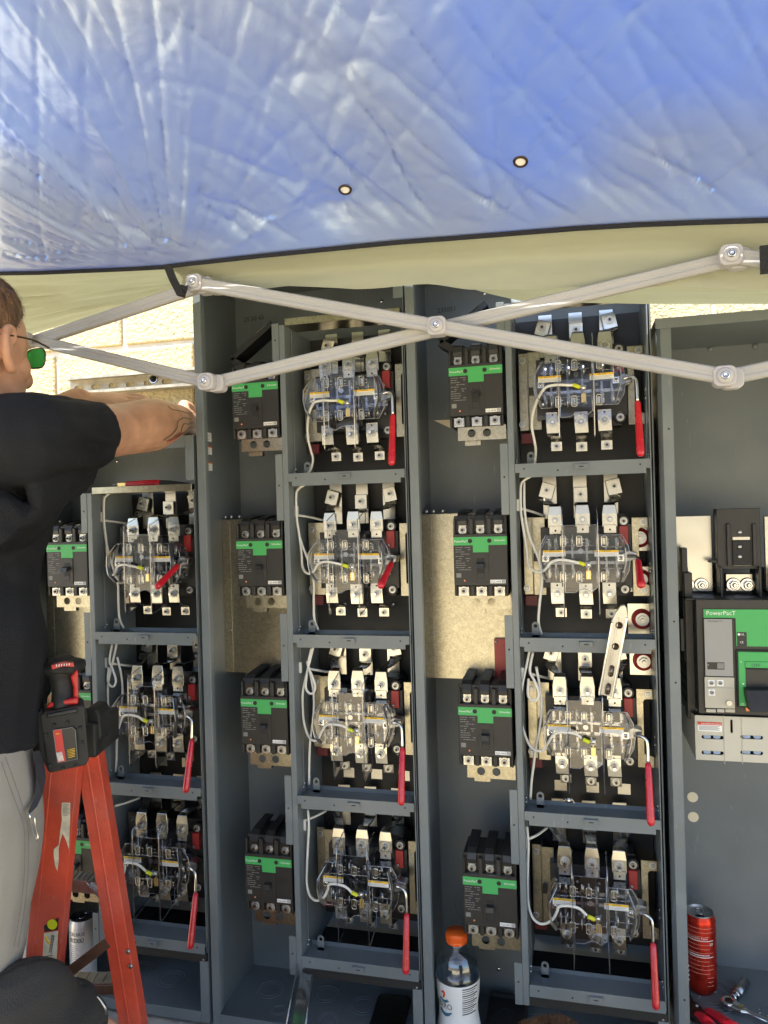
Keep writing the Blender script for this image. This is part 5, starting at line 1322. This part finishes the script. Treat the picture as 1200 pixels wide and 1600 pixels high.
# treads and braces
for (x0, y0, x1, y1, dd) in ((99, 1368, 168, 1374, 1.33), (70, 1530, 200, 1528, 1.33)):
    q = MB(); a, b = dep(x0, y0, dd), dep(x1, y1, dd)
    q.bar(a, b, Z_, .004, .034, 'aluminium'); q.bar(a - Z_ * .010 - W_ * .016, b - Z_ * .010 - W_ * .016, Z_, .018, .003, 'aluminium')
    for i in range(9): 
        c = a.lerp(b, (i + .5) / 9); q.bar(c + Z_ * .003 - W_ * .016, c + Z_ * .003 + W_ * .016, Z_, .002, .002, 'aluminium')
    if y0 < 1400: q.strap([dep(136, 1378, dd - .02), dep(160, 1404, dd - .02)], W_ * .01, .004, 'aluminium')
    par(q.build('tread', bevel=.001), lad)
q = MB(); a, b = dep(117, 1512, 1.25), dep(168, 1473, 1.26); q.bar(a - (b - a) * .3, b, Z_, .018, .003, 'rust'); par(q.build('spreader', bevel=.001), lad)
# worn stickers: thin paper shapes on the front rail
def sticker(poly, mt, name, extra=None):
    q = MB(); 
    def on(px, py, l=.0006):
        d = ray(px, py); t_ = (fa - CP).dot(fy) / d.dot(fy); return CP + d * t_ - fy * l
    ps = [on(x, y) for x, y in poly]; q.add(ps, [tuple(range(len(ps)))], mt)
    if extra: extra(q, on)
    o = par(q.build(name, norm=False), frail); return o
mat('old_paper', (.64, .59, .46), .7, var=.25, vscale=60)
def ex1(q, on):
    for i in range(6): q.tube([on(99, 1257 + i * 3.2, .0009), on(108 - (i % 2) * 2, 1257.4 + i * 3.2, .0009)], .0004, 'label_black', 4, 1)
sticker([(97, 1254), (110, 1254), (110, 1275), (109, 1300), (108, 1327), (103, 1312), (98, 1302), (95, 1312), (92, 1326), (92, 1345), (90, 1361), (86, 1352), (84, 1335), (84, 1327), (92, 1320), (94, 1300), (97, 1280), (96, 1268)], 'old_paper', 'worn_sticker', ex1)
def ex2(q, on):
    for i, l in enumerate((12, 16, 14, 15, 13)):
        q.tube([on(70 + (i % 2), 1494 + i * 5.2, .0009), on(70 + l, 1492.5 + i * 5.2, .0009)], .0007, 'label_black', 4, 1)
    q.tube([on(77, 1488, .0009), on(82, 1460, .0009)], .0004, 'label_black', 4, 1); q.tube([on(80, 1489, .0009), on(85, 1461, .0009)], .0004, 'label_black', 4, 1)
    for i in range(6): q.tube([on(77.4 + i * .9, 1485 - i * 4.6, .0009), on(80.6 + i * .9, 1485.6 - i * 4.6, .0009)], .0004, 'label_black', 4, 1)
    q.tube([on(72, 1463, .001), on(75, 1470, .001), on(79, 1474, .001)], .0016, 'label_yellow', 5, 3)
sticker([(69, 1458), (91, 1454), (90, 1480), (88, 1516), (65, 1520), (67, 1490)], 'old_paper', 'worn_sticker', ex2)
sticker([(69, 1446), (92, 1433), (91, 1452), (70, 1456)], 'label_black', 'worn_sticker', lambda q, on: q.add([on(82 + 8 * math.cos(a / 16 * 2 * PI), 1444 + 8 * math.sin(a / 16 * 2 * PI), .0010) for a in range(16)], [tuple(range(16))], 'sleeve'))

# ------------------------------------------------------------------ cordless tool standing on the ladder top
tl = thing('power_tool', 'red and black cordless tool standing on the ladder top, battery facing the camera', 'power tool', dep(100, 1200, 1.15))
RT, WT = local_frame(105, 1150)
def quad(q, pts, dd, thick, mt):
    a = [dep(x, y, dd) for x, y in pts]; n_ = len(a)
    q.add(a + [p + WT * thick for p in a], [tuple(range(n_))[::-1], tuple(range(n_, 2 * n_))] + [(i, (i + 1) % n_, n_ + (i + 1) % n_, n_ + i) for i in range(n_)], mt)
q = MB(); quad(q, [(62, 1118), (70, 1113), (128, 1102), (132, 1106), (139, 1188), (134, 1196), (80, 1208), (74, 1205)], 1.13, .06, 'rubber')
quad(q, [(72, 1116), (120, 1107), (121, 1114), (73, 1123)], 1.126, .02, 'black_plastic')
for x, y in ((84, 1133), (105, 1129), (125, 1137), (128, 1160), (72, 1148), (78, 1196), (98, 1200), (118, 1196)): q.cyl(dep(x, y, 1.131), dep(x, y, 1.126), .0028, n=8, mt='rubber')
quad(q, [(52, 1116), (66, 1110), (76, 1206), (62, 1180)], 1.135, .05, 'rubber')
par(q.build('battery', bevel=.004, seg=2), tl)
q = MB(); quad(q, [(83, 1141), (96, 1139), (103, 1189), (90, 1192)], 1.1265, .002, 'milred'); quad(q, [(96, 1139), (113, 1137), (117, 1141), (120, 1186), (103, 1189)], 1.1268, .002, 'label_black')
pts = [dep(x, y, 1.1262) for x, y in ((83, 1141), (113, 1136.5), (117.5, 1141), (121, 1186), (90, 1192))]; q.ring(pts, .0006, 'grey_print', 4)
for i in range(6): q.tube([dep(105 + i * .3, 1172 + i * 2.4, 1.1264), dep(117, 1169.5 + i * 2.4, 1.1264)], .0005, 'label_yellow', 4, 1)
for i in range(5): q.tube([dep(92 + i * 1.8, 1190 - i * .4, 1.1262), dep(88.5 + i * 1.8, 1176 - i * .4, 1.1262)], .0007, 'white_print', 4, 1)
q.tube([dep(87, 1147, 1.1262), dep(93, 1146, 1.1262)], .0008, 'label_yellow', 4, 1)
par(q.build('rating_label'), tl)
q = MB(); limb(q, [dep(101, 1102, 1.16), dep(101, 1085, 1.165), dep(100, 1062, 1.17), dep(99, 1044, 1.17)], [(.020, .024), (.018, .022), (.019, .024), (.022, .03)], ref=R_, mt='rubber')
hb = fuse(q, 'handle', tl, .003, 'rubber', 2)
q = MB(); quad(q, [(72, 1108), (76, 1099), (121, 1090), (123, 1101), (98, 1102)], 1.14, .07, 'milred'); quad(q, [(110, 1058), (119, 1046), (122, 1050), (123, 1098), (114, 1095), (115, 1076)], 1.148, .03, 'milred'); par(q.build('red_shell', bevel=.003, seg=2), tl)
q = MB(); quad(q, [(79, 1053), (82, 1052), (88, 1085), (86, 1096), (81, 1080)], 1.150, .02, 'tan_grip'); par(q.build('trigger_grip', bevel=.002), tl)
q = MB(); limb(q, [dep(79, 1043, 1.17), dep(98, 1040, 1.17), dep(118, 1041, 1.17)], [(.012, .03), (.013, .035), (.012, .03)], ref=Z_, mt='rubber'); par(q.build('motor_housing'), tl)
q = MB(); quad(q, [(80, 1040), (100, 1035), (115, 1036), (116, 1042), (99, 1041), (82, 1046)], 1.132, .01, 'milred')
for i in range(6): q.tube([dep(88 + i * 4, 1042 - i * .5, 1.131), dep(88.6 + i * 4, 1038 - i * .4, 1.131)], .0008, 'white_print', 4, 1)
par(q.build('red_band'), tl)

# ------------------------------------------------------------------ small things
def floor(px, py, z):
    d = ray(px, py); return CP + d * ((z - CP.z) / d.z)
# torpedo level
lv = thing('spirit_level', 'silver aluminium torpedo level leaning in the third cabinet', 'level', at(946, 1088, -.03))
A_, B_ = at(947, 1086, -.022), at(972, 944, -.045); d = (B_ - A_).normalized(); y_ = V((0, -1, 0)); y_ = (y_ - d * y_.dot(d)).normalized(); x_ = d.cross(y_) * -1
x_ = x_ if x_.x > 0 else -x_
Ln = (B_ - A_).length
def lvp(u, v, w_=0): return A_ + d * v * Ln + x_ * u + y_ * w_
q = MB()
out = [(-.0125, 0), (.0125, 0), (.0125, .88), (.008, .97), (.004, 1.0), (-.002, .985), (-.0085, .90), (-.0125, .80)]
for w0, w1, mt_, sc_ in ((-.009, .009, 'aluminium', 1),):
    for (u0, u1) in ((-1, -.62), (.62, 1)): pass
vs = [lvp(u, v, .004) for u, v in out] + [lvp(u, v, -.004) for u, v in out]; k = 8
q.add(vs, [tuple(range(k)), tuple(range(k, 2 * k))[::-1]] + [(i, (i + 1) % k, k + (i + 1) % k, k + i) for i in range(k)], 'aluminium')
for u0, u1, v1 in ((-.0130, -.0095, .80), (.0095, .0130, .88)):
    a, b = lvp((u0 + u1) / 2, 0), lvp((u0 + u1) / 2, v1); q.bar(a, b, y_, .018, .0035, 'chrome')
q.bar(lvp(-.003, .02, .0042), lvp(-.003, .86, .0042), x_, .004, .0012, 'aluminium')
par(q.build('frame', bevel=.0012), lv)
for v, rx_ in ((.78, .0045), (.55, .0045), (.28, .0055), (.08, .0055)):
    q = MB(); c = lvp(.001, v, .0048)
    if v > .4: q.lathe(c, [(.0062, -.001), (.0060, .001), (.0046, .0012), (.0044, -.0005), (.0001, -.0005)], 'jaw_dark', 20, y_)
    else:
        q.add([c + x_ * px_ + d * pz_ for px_, pz_ in rrect(0, 0, .0095, .022, .0045, 5)], [tuple(range(24))], 'jaw_dark'); q.cyl(c - d * .007 + y_ * .001, c + d * .007 + y_ * .001, .0028, n=10, mt='bottle_clear')
    par(q.build('vial'), lv)

# knife / cutter on the bar
kn = thing('utility_knife', 'red handled knife with black end lying on the galvanised bar', 'knife', at(230, 760, .02))
a, b, c, e = at(184, 757.5, .03), at(199, 757, .03), at(250, 754.5, .03), at(296, 756, .03)
q = MB(); limb(q, [b, b.lerp(c, .5), c], [(.0065, .005), (.0075, .0055), (.007, .005)], ref=Z_, mt='red_vinyl'); par(q.build('handle', smooth_all=False), kn)
q = MB(); limb(q, [c, c.lerp(e, .3), e], [(.006, .005), (.006, .004), (.0025, .003)], ref=Z_, mt='rubber'); par(q.build('jaw_end'), kn)
q = MB(); q.bar(a, b, Z_, .007, .003, 'brass').cyl(at(176, 757.5, .03), a, .0015, .003, 10, 'steel'); par(q.build('blade_end'), kn)

# wing nut on the rail
wn = MB(); c = at(889, 1254, .025); wn.cyl(c, c + V((0, 0, .007)), .0035, n=12, mt='chrome')
for s_ in (-1, 1): wn.strap([c + V((0, 0, .003)), c + V((s_ * .006, 0, .006)), c + V((s_ * .010, 0, .003 if s_ < 0 else .000))], (0, .006, 0), .0016, 'chrome')
tag(wn.build('wing_nut', bevel=.0004), 'small bright wing nut lying on a grey shelf rail below the aluminium level', 'wing nut')

# sports drink bottle
bc = V((dep(716, 1500, 1.45).x, .055, ZF + .0016))
bc.x = at(717, 1590, .055).x
bo = thing('drink_bottle', 'clear sports drink bottle with orange cap and white label on the cabinet floor', 'bottle', bc)
r_ = .0375
q = MB(); q.lathe(bc, [(.0001, .0005), (.030, .0005), (.036, .006), (.037, .03), (.0335, .055), (.0335, .075), (.0368, .098), (r_, .118), (.0378, .138), (.0365, .155), (.031, .170), (.022, .181), (.0165, .185), (.0145, .188), (.0145, .196)], 'bottle_clear', 40); par(q.build('bottle_body', norm=True), bo)
q = MB(); q.lathe(bc, [(.0001, .002), (.029, .002), (.035, .007), (.036, .03), (.0325, .055), (.0325, .075), (.0358, .098), (.0363, .1265), (.0355, .146), (.0001, .146)], 'drink', 40); par(q.build('drink'), bo)
q = MB(); lz = [(.0376, .030), (.0341, .055), (.0341, .075), (.0374, .098), (.0384, .118), (.0384, .126)]; q.lathe(bc, lz, 'label_white', 48)
def onlab(a, h, l=.0004):
    for (r0_, h0), (r1_, h1) in zip(lz[:-1], lz[1:]):
        if h0 <= h <= h1: rr = r0_ + (r1_ - r0_) * (h - h0) / (h1 - h0); break
    else: rr = .038
    return bc + V((math.sin(a), -math.cos(a), 0)) * (rr + l) + V((0, 0, h))
for i in range(13):
    q.tube([onlab(.35 + t * .1, .121 - i * .0042 - .0) for t in range(0, 9 - i % 3)], .00055 if i % 3 else .0009, 'label_black', 4, 1)
mat('print_blue', (.05, .16, .22), .5)
for h, w0, w1 in ((.098, -.75, -.35), (.096, -.78, -.3), (.072, -.9, -.2), (.070, -.85, -.25), (.068, -.8, -.3)):
    q.tube([onlab(w0 + (w1 - w0) * t / 6, h - .004 * math.sin(PI * t / 6)) for t in range(7)], .0014, 'print_blue', 5, 1)
q.tube([onlab(-.62, .110), onlab(-.55, .112), onlab(-.50, .108), onlab(-.56, .101)], .0020, 'label_red', 5, 3)
vs, fs = text_geo('ZERO'); wx = max(v.x for v in vs)
q.add([onlab(-1.0 + (v.x / wx) * .85, .078 + v.y * .017, .0007) for v in vs], fs, 'label_black')
par(q.build('label', norm=True), bo)
q = MB(); q.lathe(bc, [(.0165, .190), (.0185, .191), (.0185, .1955), (.0178, .196), (.0186, .197), (.0186, .208), (.0172, .2115), (.0001, .212)], 'bottle_cap', 40)
for i in range(40):
    a = 2 * PI * i / 40; q.box(*(lambda cx, cy: (cx - .0004, cx + .0004, cy - .0004, cy + .0004, bc.z + .198, bc.z + .207))(bc.x + .0187 * math.cos(a), bc.y + .0187 * math.sin(a)), 'bottle_cap')
par(q.build('cap'), bo)

bo.scale = (1.12, 1.12, 1.0)
# cans
def can(c, rad, H, mt, top, name, label, cat):
    t = thing(name, label, cat, c)
    q = MB(); q.lathe(c, [(rad * .78, .0), (rad * .86, .003), (rad * .99, .010), (rad, .014), (rad, H - .016), (rad * .97, H - .010), (rad * .88, H - .003)], mt, 48); par(q.build('can_body'), t)
    q = MB(); q.lathe(c, [(rad * .88, H - .003), (rad * .905, H - .001), (rad * .89, H), (rad * .85, H - .001), (rad * .82, H - .006), (rad * .30, H - .0055), (.0001, H - .0055)], top, 40)
    q.add([c + V((math.cos(a / 16 * 2 * PI) * rad * .30 - .001, math.sin(a / 16 * 2 * PI) * rad * .24 - rad * .42, H - .0052)) for a in range(16)], [tuple(range(16))], 'rubber')
    q.ring([c + V((x, y + .003, H - .0030)) for x, y in rrect(0, 0, rad * .46, rad * .8, rad * .2)], .0010, 'chrome'); par(q.build('lid'), t)
    return t
cc = floor(1095, 1530, DF); cc = V((at(1095, 1500, .19).x, .19, DF + .0002))
rc = can(cc, .0295, .155, 'can_red', 'aluminium', 'soda_can', 'tall slim red can with open silver lid on the cabinet floor', 'can')
q = MB(); rr = .0297
def oncan(c, a, h, l=0): return c + V((math.sin(a), -math.cos(a), 0)) * (rr + l) + V((0, 0, h))
for i in range(30):
    h = .134 - i * .0040; thick = .0009 if i in (6, 13, 14) else .0003
    if 22 < i: a0_, a1_ = .25, .75
    else: a0_, a1_ = -1.0, .75 - .3 * (i % 3 == 1)
    if i % 2 == 0 or thick > .0005: q.tube([oncan(cc, a0_ + (a1_ - a0_) * t / 8, h) for t in range(9)], thick, 'can_print' if thick < .0005 else 'white_print', 4, 1)
for s_, a0_, h, sz in (('Nutrition Facts', -.95, .113, .0062), ('10', .42, .1005, .0085)):
    vs, fs = text_geo(s_); q.add([oncan(cc, a0_ + v.x * sz / rr, h + v.y * sz, .0003) for v in vs], fs, 'white_print')
for i in range(7): q.tube([oncan(cc, -1.35 + t * .1, .052 - i * .0045, .0002) for t in range(5)], .0016, 'label_white' if i % 2 == 0 else 'label_black', 4, 1)
par(q.build('print'), rc)
cw = V((at(131, 1515, .06).x, .06, ZF + .0018))
wc = can(cw, .0285, .150, 'can_white', 'rubber', 'energy_drink_can', 'white slim energy drink can standing in shade behind the orange ladder', 'can')
q = MB(); rr = .0287
for s_, a0_, h, sz in (('CELSIUS', -.52, .118, .0105),):
    vs, fs = text_geo(s_); q.add([oncan(cw, a0_ + v.x * sz / rr, h + v.y * sz, .0003) for v in vs], fs, 'label_black')
for i in range(5):
    q.ring([oncan(cw, -.38 + i * .24 + x, .108 + z) for x, z in rrect(0, 0, .16, .008, .002, 2)], .0006, 'label_black', 4)
for i in range(12): q.tube([oncan(cw, -.5 + t * .1, .096 - i * .0042) for t in range(7 + i % 3)], .0004, 'unit_grey', 4, 1)
for i in range(6): q.tube([oncan(cw, -1.4 + t * .2, .024 - i * .0028) for t in range(15)], .0016, 'label_red' if 0 else 'print_maroon' if 'print_maroon' in MATS else 'label_red', 4, 1)
par(q.build('print'), wc)

# phone
ph = thing('phone', 'black phone lying face up on the floor of the stickered cabinet', 'phone', floor(612, 1580, ZF + .01))
a, b, c, e = floor(592, 1551, ZF + .012), floor(643, 1556, ZF + .012), floor(640, 1640, ZF + .012), floor(576, 1632, ZF + .012)
ux = (b - a).normalized(); uy = V((0, 0, 1)).cross(ux); uy = uy if uy.y > 0 else -uy; wv = (b - a).length
q = MB(); pts = rrect(wv / 2, -.078, wv, .156, .012); vs = [a + ux * x + uy * y + V((0, 0, z)) for z in (0, -.008) for x, y in pts]; k = len(pts)
q.add(vs, [tuple(range(k)), tuple(range(k, 2 * k))[::-1]] + [(i, (i + 1) % k, k + (i + 1) % k, k + i) for i in range(k)], 'rubber'); par(q.build('case', bevel=.001), ph)
q = MB(); pts = rrect(wv / 2, -.078, wv - .005, .151, .010); q.add([a + ux * x + uy * y + V((0, 0, .0004)) for x, y in pts], [tuple(range(k))], 'screen'); par(q.build('screen'), ph)
# black tray on the floor of the third cabinet
tc_ = floor(790, 1580, ZF + .03); tb = thing('tool_tray', 'shallow black plastic tray on the floor behind the drink bottle', 'tray', V((tc_.x, tc_.y, ZF + .002)))
a = floor(783, 1550, ZF + .012); b = floor(816, 1551, ZF + .012); ta = V((min(a.x, b.x) - .002, 0, 0)); cx0, cx1 = a.x, -.018
q = MB(); y1_ = .165; y0_ = .0; q.box(cx0 - .02, cx1, y0_, y1_, ZF + .002, ZF + .022, 'black_board')
q.box(cx0 - .02, cx0 - .017, y0_, y1_, ZF + .022, ZF + .03, 'black_plastic').box(cx1 - .003, cx1, y0_, y1_, ZF + .022, ZF + .03, 'black_plastic').box(cx0 - .017, cx1 - .003, y1_ - .003, y1_, ZF + .022, ZF + .03, 'black_plastic').box(cx0 - .017, cx1 - .003, y0_, y0_ + .003, ZF + .022, ZF + .03, 'black_plastic')
q.ring([(cx0 + .02 + .028 * math.cos(t / 24 * 2 * PI), .09 + .04 * math.sin(t / 24 * 2 * PI), ZF + .0225) for t in range(24)], .001, 'rubber'); par(q.build('tray_body', bevel=.0015), tb)

# pliers
FZ = DF + .012
pl = thing('pliers', 'black pliers with red grips lying on the cabinet floor by the red can', 'pliers', floor(1090, 1570, FZ))
pts = [floor(x, y, FZ) for x, y in ((1070, 1551), (1080, 1554), (1084, 1563), (1092, 1567), (1104, 1582), (1098, 1592), (1086, 1590), (1066, 1580))]
q = MB(); n_ = len(pts); q.add(pts + [p - Z_ * .011 for p in pts], [tuple(range(n_)), tuple(range(n_, 2 * n_))[::-1]] + [(i, (i + 1) % n_, n_ + (i + 1) % n_, n_ + i) for i in range(n_)], 'jaw_dark')
q.cyl(floor(1089, 1572, FZ + .001), floor(1089, 1572, FZ - .003), .0035, n=14, mt='steel'); par(q.build('jaws', bevel=.0015), pl)
for ln in (((1090, 1586), (1100, 1592), (1112, 1604), (1122, 1625)), ((1106, 1580), (1125, 1590), (1150, 1606), (1175, 1625))):
    q = MB(); limb(q, [floor(x, y, FZ - .002) for x, y in ln], [(.0085, .006), (.0105, .007), (.0105, .007), (.008, .006)], ref=R_, mt='red_vinyl'); par(q.build('grip', smooth_all=True), pl)
# ratchet with a socket
rt = thing('ratchet_wrench', 'chrome ratchet wrench with a socket lying on the far right cabinet floor', 'ratchet', floor(1150, 1570, FZ))
hc_ = floor(1139, 1567, FZ); h1 = floor(1160, 1578, FZ); h2 = floor(1200, 1596, FZ); h3_ = floor(1230, 1610, FZ)
q = MB(); q.lathe(hc_ - Z_ * .008, [(.0001, 0), (.0135, 0), (.015, .003), (.015, .011), (.0135, .014), (.0085, .0142), (.0078, .012), (.0001, .012)], 'chrome', 28)
q.cyl(hc_ + Z_ * .0045, hc_ + Z_ * .0065, .0065, n=20, mt='jaw_dark'); par(q.build('head'), rt)
q = MB(); limb(q, [hc_ + (h1 - hc_) * .4, h1, h1.lerp(h2, .3), h2, h3_], [(.013, .007), (.010, .006), (.005, .0045), (.005, .0045), (.009, .008)], ref=R_, mt='chrome'); par(q.build('handle', smooth_all=True), rt)
q = MB(); q.bar(hc_.lerp(h1, .75) + Z_ * .006, hc_.lerp(h1, 1.1) + Z_ * .008, Z_, .003, .004, 'brass'); par(q.build('reverse_lever'), rt)
s0, s1 = floor(1148, 1556, FZ), floor(1164, 1534, FZ)
q = MB(); q.cyl(hc_ * .4 + s0 * .6, s0, .0065, n=16, mt='chrome').cyl(s0, s0 + (s1 - s0) * .15, .0085, n=24, mt='chrome').cyl(s0 + (s1 - s0) * .15, s1, .0100, n=24, mt='steel'); q.cyl(s1, s1 + (s1 - s0).normalized() * .0003, .0075, n=6, mt='rubber'); par(q.build('socket'), rt)
